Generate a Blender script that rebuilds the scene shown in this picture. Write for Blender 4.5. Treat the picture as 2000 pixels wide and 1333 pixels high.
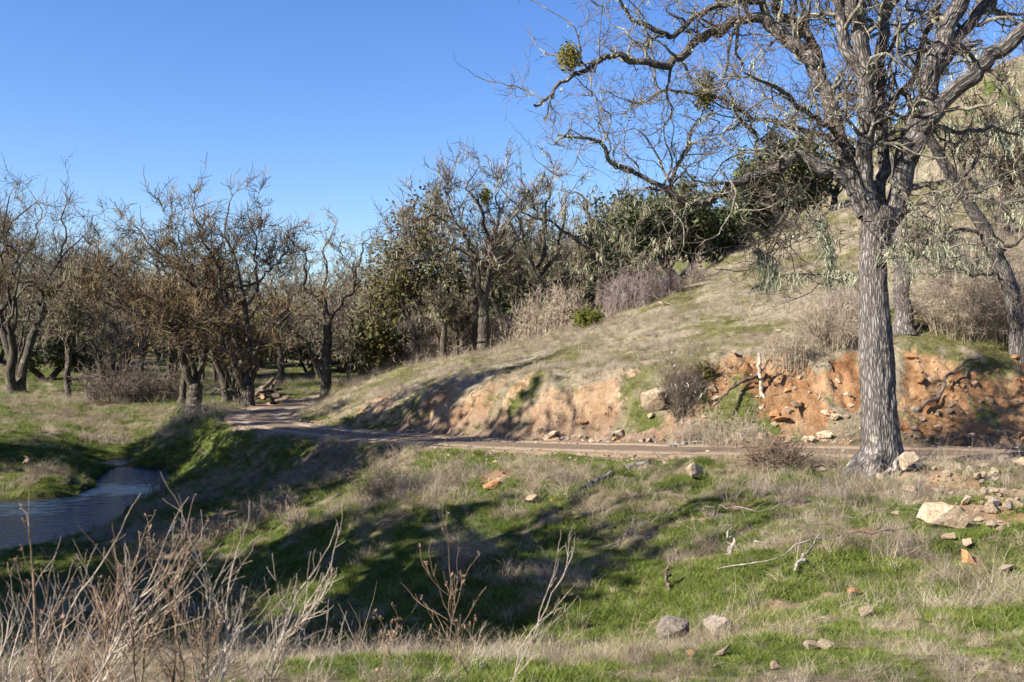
import bpy, bmesh, math, random
import numpy as np
from mathutils import Vector

for o in list(bpy.data.objects):
    bpy.data.objects.remove(o, do_unlink=True)
scene = bpy.context.scene
COL = scene.collection
F = 1944.0            # focal length in pixels of a 2000 px wide picture (35 mm lens)
CX, CY = 1000.0, 666.5

# ------------------------------------------------------------------ camera
cam_d = bpy.data.cameras.new("camera")
cam_d.sensor_width = 36.0
cam_d.lens = 35.0
cam_d.clip_start = 0.1
cam_d.clip_end = 3000.0
cam_d.dof.use_dof = True
cam_d.dof.focus_distance = 19.0
cam_d.dof.aperture_fstop = 5.6
cam = bpy.data.objects.new("camera", cam_d)
COL.objects.link(cam)
cam.location = (0, 0, 0)
cam.rotation_euler = (math.radians(90), 0, 0)
scene.camera = cam

# ------------------------------------------------------------------ light
SUN_AZ = math.radians(62)       # light travels to the right and away from the camera
SUN_EL = math.radians(33)
ldir = Vector((math.sin(SUN_AZ) * math.cos(SUN_EL), math.cos(SUN_AZ) * math.cos(SUN_EL), -math.sin(SUN_EL)))
sun_d = bpy.data.lights.new("sun", 'SUN')
sun_d.energy = 5.0
sun_d.angle = math.radians(0.5)
sun_d.color = (1.0, 0.93, 0.82)
sun = bpy.data.objects.new("sun", sun_d)
COL.objects.link(sun)
sun.rotation_euler = ldir.to_track_quat('-Z', 'Y').to_euler()

world = bpy.data.worlds.new("World")
scene.world = world
world.use_nodes = True
wn = world.node_tree
wn.nodes.clear()
sky = wn.nodes.new('ShaderNodeTexSky')
sky.sky_type = 'NISHITA'
sky.sun_disc = False
sky.sun_elevation = SUN_EL
sky.sun_rotation = math.atan2(-ldir.x, -ldir.y)
sky.altitude = 300
sky.air_density = 1.0
sky.dust_density = 0.9
sky.ozone_density = 4.0
bg = wn.nodes.new('ShaderNodeBackground')
bg.inputs[1].default_value = 0.072
wo = wn.nodes.new('ShaderNodeOutputWorld')
hsv = wn.nodes.new('ShaderNodeHueSaturation')
hsv.inputs['Saturation'].default_value = 1.2
hsv.inputs['Hue'].default_value = 0.513
wn.links.new(sky.outputs[0], hsv.inputs['Color'])
wn.links.new(hsv.outputs[0], bg.inputs[0])
wn.links.new(bg.outputs[0], wo.inputs[0])

scene.view_settings.view_transform = 'Standard'
scene.view_settings.look = 'None'
scene.view_settings.exposure = 1.58
scene.view_settings.gamma = 1.0
scene.render.engine = 'CYCLES'
scene.cycles.max_bounces = 3
scene.cycles.diffuse_bounces = 2
scene.cycles.glossy_bounces = 2
scene.cycles.transparent_max_bounces = 8

# ------------------------------------------------------------------ helpers
RNG = np.random.default_rng(7)

def P(px, py, D):
    return np.array([(px - CX) / F * D, D, (CY - py) / F * D])

def _h(ix, iy, iz, seed):
    n = (ix * 374761393 + iy * 668265263 + iz * 1274126177 + seed * 974711) & 0x7fffffff
    n = ((n ^ (n >> 13)) * 1274126177) & 0x7fffffff
    n = n ^ (n >> 16)
    return (n & 0xffff) / 65535.0

def vnoise(x, y, z=None, seed=0):
    x = np.asarray(x, float); y = np.asarray(y, float)
    z = np.zeros_like(x) if z is None else np.asarray(z, float)
    ix = np.floor(x).astype(np.int64); iy = np.floor(y).astype(np.int64); iz = np.floor(z).astype(np.int64)
    fx = x - ix; fy = y - iy; fz = z - iz
    fx = fx * fx * (3 - 2 * fx); fy = fy * fy * (3 - 2 * fy); fz = fz * fz * (3 - 2 * fz)
    r = 0
    for a in (0, 1):
        for b in (0, 1):
            for c in (0, 1):
                w = (fx if a else 1 - fx) * (fy if b else 1 - fy) * (fz if c else 1 - fz)
                r = r + w * _h(ix + a, iy + b, iz + c, seed)
    return r * 2 - 1

def fbm(x, y, z=None, seed=0, oct=3, gain=0.5):
    r = 0; a = 1.0; f = 1.0; t = 0
    for i in range(oct):
        r = r + a * vnoise(np.asarray(x) * f, np.asarray(y) * f, None if z is None else np.asarray(z) * f, seed + i * 17)
        t += a; a *= gain; f *= 2.03
    return r / t

def sstep(a, b, x):
    t = np.clip((np.asarray(x, float) - a) / (b - a), 0, 1)
    return t * t * (3 - 2 * t)

def mk(name, V, quads=None, tris=None, mat=None, parent=None, smooth=True, uv=None, attrs=None):
    me = bpy.data.meshes.new(name)
    V = np.asarray(V, np.float32)
    me.vertices.add(len(V))
    me.vertices.foreach_set('co', V.ravel())
    parts = []; tot = []
    if quads is not None and len(quads):
        parts.append(np.asarray(quads, np.int32).ravel()); tot.append(np.full(len(quads), 4, np.int32))
    if tris is not None and len(tris):
        parts.append(np.asarray(tris, np.int32).ravel()); tot.append(np.full(len(tris), 3, np.int32))
    if parts:
        li = np.concatenate(parts); lt = np.concatenate(tot)
        me.loops.add(len(li)); me.loops.foreach_set('vertex_index', li)
        me.polygons.add(len(lt))
        ls = np.concatenate([[0], np.cumsum(lt)[:-1]]).astype(np.int32)
        me.polygons.foreach_set('loop_start', ls)
        me.polygons.foreach_set('loop_total', lt)
        me.polygons.foreach_set('use_smooth', np.full(len(lt), smooth))
        if uv is not None:
            ul = me.uv_layers.new(name='UVMap')
            ul.data.foreach_set('uv', np.asarray(uv, np.float32)[li].ravel())
    if attrs:
        for k, a in attrs.items():
            at = me.attributes.new(k, 'FLOAT', 'POINT')
            at.data.foreach_set('value', np.asarray(a, np.float32))
    me.update(calc_edges=True)
    if mat is not None:
        me.materials.append(mat)
    return link(name, me, parent)

def link(name, me, parent=None):
    o = bpy.data.objects.new(name, me)
    COL.objects.link(o)
    if parent is not None:
        o.parent = parent
        o.matrix_parent_inverse.identity()
        # parts are modelled in world space; move them into the thing's frame
        if me is not None and not me.get('local'):
            loc = parent.get('_org')
            if loc is not None:
                n = len(me.vertices)
                co = np.empty(n * 3, np.float32); me.vertices.foreach_get('co', co)
                co = co.reshape(-1, 3) - np.array(loc, np.float32)
                me.vertices.foreach_set('co', co.ravel()); me.update()
            me['local'] = 1
    return o

def thing(name, label, cat, base, group=None):
    o = bpy.data.objects.new(name, None)
    COL.objects.link(o)
    o.empty_display_size = 0.3
    o.location = tuple(float(v) for v in base)
    o['_org'] = [float(v) for v in base]
    tag(o, label, cat, group)
    return o

def tag(o, label=None, cat=None, group=None, kind=None):
    if label: o['label'] = label
    if cat: o['category'] = cat
    if group: o['group'] = group
    if kind: o['kind'] = kind
    return o

def recenter(o, base):
    """move the origin of a one-mesh thing to its base"""
    me = o.data
    n = len(me.vertices)
    co = np.empty(n * 3, np.float32); me.vertices.foreach_get('co', co)
    co = co.reshape(-1, 3) - np.asarray(base, np.float32)
    me.vertices.foreach_set('co', co.ravel()); me.update()
    o.location = tuple(float(v) for v in base)
    return o

# ------------------------------------------------------------------ materials
def new_mat(name):
    m = bpy.data.materials.new(name)
    m.use_nodes = True
    nt = m.node_tree
    b = nt.nodes['Principled BSDF']
    b.inputs['Specular IOR Level'].default_value = 0.2
    b.inputs['Roughness'].default_value = 0.85
    return m, nt, b

def N(nt, t, **kw):
    n = nt.nodes.new(t)
    for k, v in kw.items():
        setattr(n, k, v)
    return n

def ramp(nt, fac, stops):
    r = N(nt, 'ShaderNodeValToRGB')
    e = r.color_ramp.elements
    while len(e) < len(stops):
        e.new(0.5)
    for i, (p, c) in enumerate(stops):
        e[i].position = p
        e[i].color = (c[0], c[1], c[2], 1)
    nt.links.new(fac, r.inputs[0])
    return r.outputs[0]

def noise(nt, vec, scale, detail=4, rough=0.6):
    n = N(nt, 'ShaderNodeTexNoise')
    n.inputs['Scale'].default_value = scale
    n.inputs['Detail'].default_value = detail
    n.inputs['Roughness'].default_value = rough
    if vec is not None:
        nt.links.new(vec, n.inputs['Vector'])
    return n.outputs[0]

def mixc(nt, fac, a, b, mode='MIX'):
    m = N(nt, 'ShaderNodeMix', data_type='RGBA', blend_type=mode)
    for s, v in ((0, fac), (6, a), (7, b)):
        if isinstance(v, (int, float)):
            m.inputs[s].default_value = v
        elif isinstance(v, (tuple, list)):
            m.inputs[s].default_value = (v[0], v[1], v[2], 1)
        else:
            nt.links.new(v, m.inputs[s])
    return m.outputs[2]

def math_n(nt, op, a, b=None, c=None, clamp=False):
    m = N(nt, 'ShaderNodeMath', operation=op, use_clamp=clamp)
    for i, v in enumerate((a, b, c)):
        if v is None: continue
        if isinstance(v, (int, float)): m.inputs[i].default_value = v
        else: nt.links.new(v, m.inputs[i])
    return m.outputs[0]

def bump(nt, b, h, strength=0.5, dist=0.02):
    n = N(nt, 'ShaderNodeBump')
    n.inputs['Strength'].default_value = strength
    n.inputs['Distance'].default_value = dist
    nt.links.new(h, n.inputs['Height'])
    nt.links.new(n.outputs[0], b.inputs['Normal'])

def attr(nt, name, kind='GEOMETRY'):
    a = N(nt, 'ShaderNodeAttribute', attribute_type=kind, attribute_name=name)
    return a.outputs['Fac']

def simple_mat(name, c1, c2, scale=3.0, rough=0.85, bump_s=0.0, bump_sc=30, c3=None, translucent=0.0, obj=False, lo=0.35, hi=0.65):
    m, nt, b = new_mat(name)
    tc = N(nt, 'ShaderNodeTexCoord')
    v = tc.outputs['Object'] if obj else None
    if v is None:
        g = N(nt, 'ShaderNodeNewGeometry'); v = g.outputs['Position']
    n = noise(nt, v, scale)
    stops = [(lo, c1), (hi, c2)] if c3 is None else [(lo, c1), (0.5, c2), (hi, c3)]
    col = ramp(nt, n, stops)
    nt.links.new(col, b.inputs['Base Color'])
    b.inputs['Roughness'].default_value = rough
    if bump_s:
        bump(nt, b, noise(nt, v, bump_sc, 5, 0.7), bump_s, 0.03)
    if translucent:
        t = N(nt, 'ShaderNodeBsdfTranslucent')
        nt.links.new(col, t.inputs[0])
        mx = N(nt, 'ShaderNodeMixShader'); mx.inputs[0].default_value = translucent
        out = nt.nodes['Material Output']
        nt.links.new(b.outputs[0], mx.inputs[1]); nt.links.new(t.outputs[0], mx.inputs[2])
        nt.links.new(mx.outputs[0], out.inputs[0])
    return m

def bark_mat(name, dark, mid, light, su=16.0, sv=3.2, lichen=None, lich_amt=0.5, bs=1.0, bd=0.03):
    m, nt, b = new_mat(name)
    uvn = N(nt, 'ShaderNodeUVMap', uv_map='UVMap')
    mp = N(nt, 'ShaderNodeMapping')
    mp.inputs['Scale'].default_value = (su, sv, 1)
    nt.links.new(uvn.outputs[0], mp.inputs[0])
    # warp a little so that the furrows wander
    wn_ = N(nt, 'ShaderNodeTexNoise'); wn_.inputs['Scale'].default_value = 0.6; wn_.inputs['Detail'].default_value = 2
    nt.links.new(mp.outputs[0], wn_.inputs['Vector'])
    va = N(nt, 'ShaderNodeVectorMath', operation='MULTIPLY_ADD')
    nt.links.new(wn_.outputs[1], va.inputs[0]); va.inputs[1].default_value = (0.9, 0.9, 0); nt.links.new(mp.outputs[0], va.inputs[2])
    vo = N(nt, 'ShaderNodeTexVoronoi', feature='DISTANCE_TO_EDGE'); vo.inputs['Scale'].default_value = 1.0
    nt.links.new(va.outputs[0], vo.inputs['Vector'])
    n2 = noise(nt, mp.outputs[0], 3.0, 5, 0.7)
    h = math_n(nt, 'MINIMUM', vo.outputs[0], 0.28)
    h = math_n(nt, 'MULTIPLY_ADD', n2, 0.12, h)
    g = N(nt, 'ShaderNodeNewGeometry')
    big = noise(nt, g.outputs['Position'], 2.2, 4)
    col = ramp(nt, h, [(0.04, dark), (0.16, mid), (0.34, light)])
    col = mixc(nt, 0.75, col, ramp(nt, noise(nt, g.outputs['Position'], 1.3, 5, 0.65), [(0.32, (0.42, 0.40, 0.38)), (0.62, (1.15, 1.1, 1.05))]), 'MULTIPLY')
    if lichen is not None:
        lm = ramp(nt, big, [(0.62 - 0.2 * lich_amt, (0, 0, 0)), (0.72 - 0.2 * lich_amt, (1, 1, 1))])
        ln = ramp(nt, noise(nt, g.outputs['Position'], 14, 4), [(0.4, (0, 0, 0)), (0.6, (1, 1, 1))])
        f = math_n(nt, 'MULTIPLY', lm, ln)
        col = mixc(nt, f, col, lichen)
    nt.links.new(col, b.inputs['Base Color'])
    bump(nt, b, h, bs, bd)
    return m

M = {}
M['oak_bark'] = bark_mat('furrowed grey oak bark', (0.03, 0.026, 0.0245), (0.105, 0.095, 0.09), (0.22, 0.205, 0.195), 15.0, 4.6, (0.30, 0.31, 0.22), 0.0, 1.0, 0.05)
M['oak_limb'] = bark_mat('grey oak limb bark', (0.025, 0.021, 0.017), (0.085, 0.074, 0.062), (0.18, 0.16, 0.14), 18.0, 5.5, (0.27, 0.275, 0.18), 0.3, 1.0, 0.035)
M['oak_branch'] = simple_mat('oak branch bark with lichen', (0.055, 0.045, 0.036), (0.14, 0.122, 0.095), 5.0, c3=(0.28, 0.275, 0.19), bump_s=0.6)
M['oak_twig'] = simple_mat('oak twig bark', (0.085, 0.06, 0.05), (0.17, 0.135, 0.11), 3.0)
M['far_bark'] = bark_mat('dark far oak bark', (0.028, 0.022, 0.017), (0.066, 0.054, 0.044), (0.13, 0.11, 0.09), 9.0, 2.5, (0.17, 0.165, 0.10), 0.3, 1.0, 0.05)
M['far_branch'] = simple_mat('far oak branches', (0.045, 0.034, 0.024), (0.095, 0.073, 0.05), 1.2, c3=(0.17, 0.14, 0.085))
M['rust_twig'] = simple_mat('rusty lichened twigs', (0.065, 0.043, 0.02), (0.12, 0.08, 0.037), 0.6, c3=(0.175, 0.125, 0.06))
M['mossy_twig'] = simple_mat('olive lichened twigs', (0.10, 0.083, 0.05), (0.175, 0.15, 0.09), 0.8, c3=(0.25, 0.22, 0.14))
M['grey_twig'] = simple_mat('grey bare twigs', (0.085, 0.066, 0.05), (0.15, 0.12, 0.095), 0.8, c3=(0.21, 0.175, 0.135))
M['lichen'] = simple_mat('pale lace lichen', (0.24, 0.25, 0.17), (0.40, 0.41, 0.29), 3.0, translucent=0.25)
M['lichen_far'] = simple_mat('grey lace lichen', (0.20, 0.20, 0.13), (0.36, 0.35, 0.24), 1.0, translucent=0.25)
M['mistletoe'] = simple_mat('olive mistletoe leaves', (0.09, 0.09, 0.012), (0.22, 0.19, 0.03), 6.0, translucent=0.2)
M['leaf_dark'] = simple_mat('live oak leaves', (0.025, 0.034, 0.014), (0.065, 0.08, 0.034), 1.2, rough=0.55, c3=(0.13, 0.14, 0.065), translucent=0.12)
M['leaf_olive'] = simple_mat('olive ivy leaves', (0.04, 0.042, 0.014), (0.10, 0.092, 0.032), 0.9, c3=(0.16, 0.14, 0.06), translucent=0.15)
M['bush_green'] = simple_mat('yellow green bush leaves', (0.075, 0.09, 0.014), (0.18, 0.19, 0.035), 4.0, translucent=0.25)
M['shrub_red'] = simple_mat('purple brown shrub stems', (0.11, 0.08, 0.072), (0.21, 0.16, 0.145), 2.5, c3=(0.28, 0.23, 0.205))
M['shrub_dark'] = simple_mat('dark shrub stems', (0.07, 0.052, 0.042), (0.16, 0.125, 0.10), 4.0)
M['shrub_grey'] = simple_mat('dry grey brush stems', (0.13, 0.10, 0.075), (0.27, 0.215, 0.16), 3.0, c3=(0.38, 0.32, 0.24))
M['weed_pale'] = simple_mat('pale dry weed stalk', (0.19, 0.15, 0.115), (0.39, 0.33, 0.27), 8.0)
M['weed_brown'] = simple_mat('brown dry weed stalk', (0.14, 0.09, 0.058), (0.29, 0.205, 0.14), 8.0)
M['stick'] = simple_mat('weathered grey stick', (0.10, 0.085, 0.07), (0.30, 0.27, 0.235), 9.0, bump_s=0.5, bump_sc=40)
M['stake'] = simple_mat('bleached broken post', (0.20, 0.155, 0.115), (0.42, 0.345, 0.27), 9.0, bump_s=0.5, bump_sc=40)
M['log'] = simple_mat('dark dead log', (0.05, 0.038, 0.03), (0.17, 0.13, 0.10), 4.0, bump_s=0.6, bump_sc=20)
M['log_end'] = simple_mat('cut log end', (0.36, 0.21, 0.12), (0.55, 0.36, 0.22), 8.0)

def rock_mat(name, a, b_, c):
    m, nt, b = new_mat(name)
    tc = N(nt, 'ShaderNodeTexCoord'); v = tc.outputs['Object']
    oi = N(nt, 'ShaderNodeObjectInfo')
    va = N(nt, 'ShaderNodeVectorMath', operation='ADD')
    nt.links.new(v, va.inputs[0]); nt.links.new(oi.outputs['Location'], va.inputs[1])
    n = noise(nt, va.outputs[0], 5.0, 6, 0.65)
    col = ramp(nt, n, [(0.33, a), (0.5, b_), (0.66, c)])
    fine = noise(nt, va.outputs[0], 38.0, 5, 0.7)
    col = mixc(nt, 0.35, col, ramp(nt, fine, [(0.3, (0.35, 0.35, 0.35)), (0.7, (1, 1, 1))]), 'MULTIPLY')
    br = math_n(nt, 'MULTIPLY_ADD', oi.outputs['Random'], 0.5, 0.72)
    hs = N(nt, 'ShaderNodeHueSaturation'); nt.links.new(col, hs.inputs['Color']); nt.links.new(br, hs.inputs['Value'])
    nt.links.new(hs.outputs[0], b.inputs['Base Color'])
    bump(nt, b, math_n(nt, 'ADD', n, math_n(nt, 'MULTIPLY', fine, 0.4)), 0.9, 0.05)
    return m
M['rock_tan'] = rock_mat('tan sandstone', (0.30, 0.19, 0.11), (0.52, 0.38, 0.25), (0.62, 0.52, 0.40))
M['rock_pale'] = rock_mat('pale limestone', (0.30, 0.215, 0.135), (0.48, 0.375, 0.26), (0.58, 0.49, 0.37))
M['rock_rust'] = rock_mat('rusty orange stone', (0.26, 0.11, 0.045), (0.45, 0.23, 0.10), (0.55, 0.36, 0.2))
M['rock_grey'] = rock_mat('grey brown stone', (0.17, 0.13, 0.11), (0.33, 0.27, 0.23), (0.46, 0.40, 0.34))
# ------------------------------------------------------------------ terrain
# surveyed columns: picture column -> (row, distance in metres) of the ground seen there
COLS = {
    0:    [(1333, 5), (1312, 8), (1265, 11.5), (1200, 15.5), (1125, 19.7), (1080, 23.0), (975, 31.0), (935, 32.5), (905, 34.5), (862, 40), (805, 50), (778, 60), (752, 72), (705, 95), (650, 125)],
    150:  [(1333, 5), (1314, 8), (1270, 11.5), (1200, 15.5), (1110, 20.3), (1046, 25.4), (966, 32.5), (930, 34), (892, 37), (852, 43), (802, 52), (777, 62), (750, 74), (715, 95), (660, 125)],
    260:  [(1316, 8.2), (1272, 11.5), (1195, 15.5), (1095, 20.8), (1015, 26.8), (985, 30.4), (900, 41.8), (866, 45), (838, 49), (806, 54), (780, 64), (752, 80), (720, 100), (665, 130)],
    340:  [(1333, 5), (1085, 20.6), (1000, 26), (952, 32.5), (925, 37.2), (882, 39.5), (852, 41.5), (832, 44), (806, 52), (780, 62), (750, 82)],
    450:  [(1333, 5), (1312, 9), (1268, 12), (1205, 15), (1110, 19.3), (1005, 25), (950, 28.5), (900, 32), (862, 34.8), (842, 37), (822, 42), (803, 48), (785, 56), (762, 72), (748, 87), (741, 98), (722, 110), (700, 130)],
    600:  [(1333, 5), (1308, 9), (1265, 12), (1228, 13.4), (1150, 15.6), (1050, 19.5), (960, 24), (900, 27.5), (872, 29.8), (826, 38.5), (812, 41), (797, 45), (776, 56), (765, 66), (750, 84), (742, 95), (725, 108), (690, 135)],
    700:  [(839, 33.6), (815, 35), (795, 37), (766, 43), (753, 49), (762, 58), (757, 70), (745, 90), (730, 105)],
    800:  [(850, 29.2), (818, 30.5), (783, 32), (758, 37), (728, 45), (716, 49), (724, 56), (738, 66), (736, 80), (725, 100)],
    900:  [(1333, 5), (1303, 9.3), (1258, 12), (1180, 13.2), (1050, 16), (950, 19.2), (906, 21.8), (886, 23.2)],
    950:  [(861, 25.4), (835, 26), (797, 26.8), (765, 27.6), (738, 31), (710, 38), (690, 47), (696, 54), (708, 70)],
    1150: [(862, 23.8), (838, 24.4), (795, 25.1), (757, 25.9), (705, 30), (665, 37), (630, 47), (640, 58), (655, 78)],
    1200: [(1333, 5.2), (1295, 8.5), (1255, 11), (1150, 13), (1050, 15), (950, 18), (902, 20.4)],
    1300: [(867, 22.7), (842, 23.3), (785, 24.2), (722, 25.2), (690, 27), (630, 35), (580, 46), (572, 52), (585, 62), (600, 80)],
    1450: [(868, 22.3), (846, 22.8), (780, 23.6), (715, 24.5), (690, 25.4), (640, 30), (580, 40), (527, 50), (490, 58), (505, 66), (530, 85)],
    1500: [(1333, 5.2), (1265, 7.5), (1195, 10.5), (1165, 11.4), (1080, 13), (1000, 15.3), (930, 18.2), (902, 19.5)],
    1600: [(868, 22.2), (846, 22.6), (800, 23.2), (740, 23.9), (690, 24.7), (640, 28), (560, 38), (490, 50), (430, 60), (420, 70), (430, 85)],
    1800: [(1333, 5.2), (1220, 7.8), (1145, 10.3), (1112, 11.2), (1050, 12.5), (980, 15), (930, 17.5), (902, 19.2), (870, 21.8), (846, 22.4), (780, 23.4), (700, 24.2), (668, 25), (620, 27), (560, 30), (500, 34), (410, 46), (350, 62), (310, 85)],
    1900: [(205, 100), (290, 66), (400, 44)],
    2000: [(1333, 5.2), (1200, 8), (1112, 10.8), (1080, 11.5), (1000, 14), (930, 17.3), (902, 19), (872, 21.5), (850, 22), (790, 23), (740, 23.6), (700, 24.2), (650, 26), (600, 28), (500, 34), (400, 44), (300, 60), (200, 85), (112, 120)],
}
pts = []
for px, l in COLS.items():
    for py, D in l:
        pts.append(tuple(P(px, py, D)))
for px, py in [(-60, 1050), (20, 1035), (20, 1000), (90, 1005), (150, 985), (200, 962), (240, 940), (275, 922), (-60, 1000), (-150, 1030)]:
    q_ = P(px, py, 5.0 * F / (py - CY)); pts.append((q_[0], q_[1], -5.5))
def polar(th, r, z):
    t = math.radians(th); return (r * math.sin(t), r * math.cos(t), z)
for a in (-80, -40, -20, 0, 20, 40, 80):
    pts.append(polar(a, 1.5, -1.62)); pts.append(polar(a, 3.2, -1.66))
for th, r, z in [(40, 20, -2.3), (40, 26, -2.25), (40, 29, -0.3), (40, 36, 3), (40, 60, 13), (40, 120, 34), (42, 10, -2.4), (42, 6, -2.0),
                 (60, 10, -2.2), (60, 25, -2.2), (60, 33, -2), (60, 45, 5), (60, 120, 30), (80, 12, -2), (80, 40, -2), (80, 120, 15),
                 (-36, 8, -2.6), (-36, 14, -3.9), (-36, 24, -4.75), (-36, 30, -5.35), (-36, 35, -5.2), (-36, 38, -4.4), (-36, 46, -3.8), (-36, 65, -3.2), (-36, 110, -1),
                 (-55, 8, -2.4), (-55, 16, -3.6), (-55, 25, -4.7), (-55, 31, -5.35), (-55, 40, -4.2), (-55, 60, -3.4), (-55, 110, -1),
                 (-80, 10, -2.3), (-80, 25, -3.8), (-80, 33, -4.8), (-80, 60, -3.4), (-80, 110, -2)]:
    pts.append(polar(th, r, z))
for th in range(-80, 81, 10):
    zz = 7 + max(0, -th - 18) * 0.5 + max(0, th) * 0.6 + 1.5 * math.sin(th * 0.2)
    pts.append(polar(th, 190, zz * 0.7)); pts.append(polar(th, 270, zz * 1.1 + 3)); pts.append(polar(th, 420, zz * 1.1))
CP = np.array(pts)
CT = np.stack([np.arctan2(CP[:, 0], CP[:, 1]), np.log(np.hypot(CP[:, 0], CP[:, 1]))], 1)
CVv = CP[:, 2] / np.hypot(CP[:, 0], CP[:, 1])

def tps_k(a, b):
    d2 = ((a[:, None, :] - b[None, :, :]) ** 2).sum(-1) + 1e-9
    return 0.5 * d2 * np.log(d2)
n_ = len(CT)
A_ = np.zeros((n_ + 3, n_ + 3))
A_[:n_, :n_] = tps_k(CT, CT) - np.eye(n_) * 2e-4
A_[:n_, n_] = 1; A_[:n_, n_ + 1:] = CT
A_[n_:, :n_] = A_[:n_, n_:].T
TW = np.linalg.solve(A_, np.concatenate([CVv, [0, 0, 0]]))

# the fitted surface, tabulated
GT = np.linspace(-1.4, 1.4, 380); GL = np.linspace(0, 6.05, 420)
_a, _b = np.meshgrid(GT, GL, indexing='ij')
_q = np.stack([_a.ravel(), _b.ravel()], 1)
GZ = np.empty(len(_q))
for s_ in range(0, len(_q), 8000):
    qq = _q[s_:s_ + 8000]
    GZ[s_:s_ + 8000] = tps_k(qq, CT) @ TW[:n_] + TW[n_] + qq @ TW[n_ + 1:]
GZ = GZ.reshape(_a.shape)

# road centre line
ROADP = [(2900, 905, 20.0), (2500, 897, 20.1), (2000, 889, 20.3), (1650, 883, 20.8), (1300, 878, 21.9), (1000, 870, 24), (800, 858, 27.5), (650, 846, 31.5), (545, 832, 36), (505, 815, 41),
         (528, 800, 46), (580, 788, 51), (640, 776, 57), (705, 766, 64), (800, 757, 73), (930, 750, 84)]
def catmull(Pn, m):
    Pn = np.asarray(Pn, float)
    q = np.concatenate([[2 * Pn[0] - Pn[1]], Pn, [2 * Pn[-1] - Pn[-2]]])
    out = []
    for i in range(len(Pn) - 1):
        t = np.linspace(0, 1, m, endpoint=False)[:, None]
        a, b, c, d = q[i], q[i + 1], q[i + 2], q[i + 3]
        out.append(0.5 * ((2 * b) + (-a + c) * t + (2 * a - 5 * b + 4 * c - d) * t ** 2 + (-a + 3 * b - 3 * c + d) * t ** 3))
    out.append(Pn[-1:])
    return np.concatenate(out)
RC = catmull([P(*p) for p in ROADP], 14)
rtan = np.gradient(RC[:, :2], axis=0); rtan /= np.linalg.norm(rtan, axis=1)[:, None]
ROAD_HW = 1.45

def road_info(x, y):
    """distance to the road's centre, signed (positive = hill side), and the road's height there"""
    out_d = np.full(x.shape, 99.0); out_z = np.zeros(x.shape)
    near = np.nonzero((y > 8) & (y < 95) & (x > -25) & (x < 40))[0]
    for s in range(0, len(near), 40000):
        i = near[s:s + 40000]
        dx = x[i][:, None] - RC[None, :, 0]; dy = y[i][:, None] - RC[None, :, 1]
        d2 = dx * dx + dy * dy
        k = d2.argmin(1)
        ar = np.arange(len(i))
        ddx = dx[ar, k]; ddy = dy[ar, k]
        cr = rtan[k, 0] * ddy - rtan[k, 1] * ddx      # line runs right to left: hill is on its right
        out_d[i] = np.where(cr < 0, 1, -1) * np.sqrt(d2[ar, k])
        out_z[i] = RC[k, 2]
    return out_d, out_z

# bare-soil patches of the cut bank: (column, row, distance, radius m, strength)
SOIL = [(700, 812, 35, 1.5, .7), (790, 812, 31, 1.5, 1), (870, 800, 28.6, 1.5, 1.1), (950, 800, 26.9, 1.2, 1), (1040, 800, 26, 1.1, .9), (1110, 800, 25.3, 1.0, 1.2), (1165, 800, 24.9, .8, 1.2), (1050, 770, 26.5, .6, .8), (980, 845, 25.9, 1.2, .8), (1080, 835, 24.7, 1.2, .9),
        (1230, 730, 25.8, .5, .7), (1340, 785, 24.1, .5, .5), (1400, 735, 24.3, .6, 1.0), (1440, 720, 24.4, .6, 1.1), (1500, 735, 24.0, .75, 1.1), (1560, 755, 23.7, .7, 1.0), (1590, 795, 23.2, .6, .9), (1530, 805, 23.3, .55, 0.9), (1650, 750, 23.7, .7, 1.0),
        (1790, 760, 23.6, .8, 1.1), (1850, 780, 23.3, .85, 1.1), (1930, 770, 23.3, .85, 1.1), (2000, 780, 23.1, .9, 1.1), (2100, 790, 23, 1.5, 1.3), (1850, 845, 22.4, 1.0, .8), (1950, 840, 22.3, 1.1, .9), (2050, 845, 22, 1.2, .9),
        (965, 948, 19.3, .35, 1), (1440, 985, 15.8, .4, .8), (1680, 1065, 13.1, .4, .9), (1730, 1150, 10.6, .5, 1), (1900, 1110, 11.3, .7, 1.2), (1960, 1090, 11.4, .7, 1.1), (800, 1262, 11.6, 1.0, .6), (640, 1262, 11.8, 1.0, .6), (1000, 1262, 11.4, .9, .5), (1340, 1040, 15.2, .4, .6), (1900, 950, 16.2, .9, .6), (1965, 975, 15.2, .8, .7), (1850, 935, 16.9, .6, .5), (1940, 1010, 13.8, .7, .6), (1560, 1200, 10.4, .5, .5), (1640, 1185, 10.5, .5, .6), (1180, 1262, 11, .8, .5)]
SOILW = np.array([[*P(a, b, c)[:2], r, s] for a, b, c, r, s in SOIL])

def soil_mask(x, y):
    m = np.zeros(x.shape)
    nz = fbm(x * 1.3, y * 1.3, None, 31, 3) * 0.6 + fbm(x * 5, y * 5, None, 37, 2) * 0.25
    for sx, sy, r, s in SOILW:
        d = np.hypot(x - sx, y - sy) / r
        m = np.maximum(m, s * (1.3 - d) + nz * 1.5)
    return np.clip(m, 0, 1)

HOLLOW = [(*P(1895, 1085, 11.5)[:2], 0.55, 0.32), (*P(1950, 1075, 11.7)[:2], 0.5, 0.22), (*P(1740, 1140, 10.9)[:2], 0.4, 0.16)]

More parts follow.
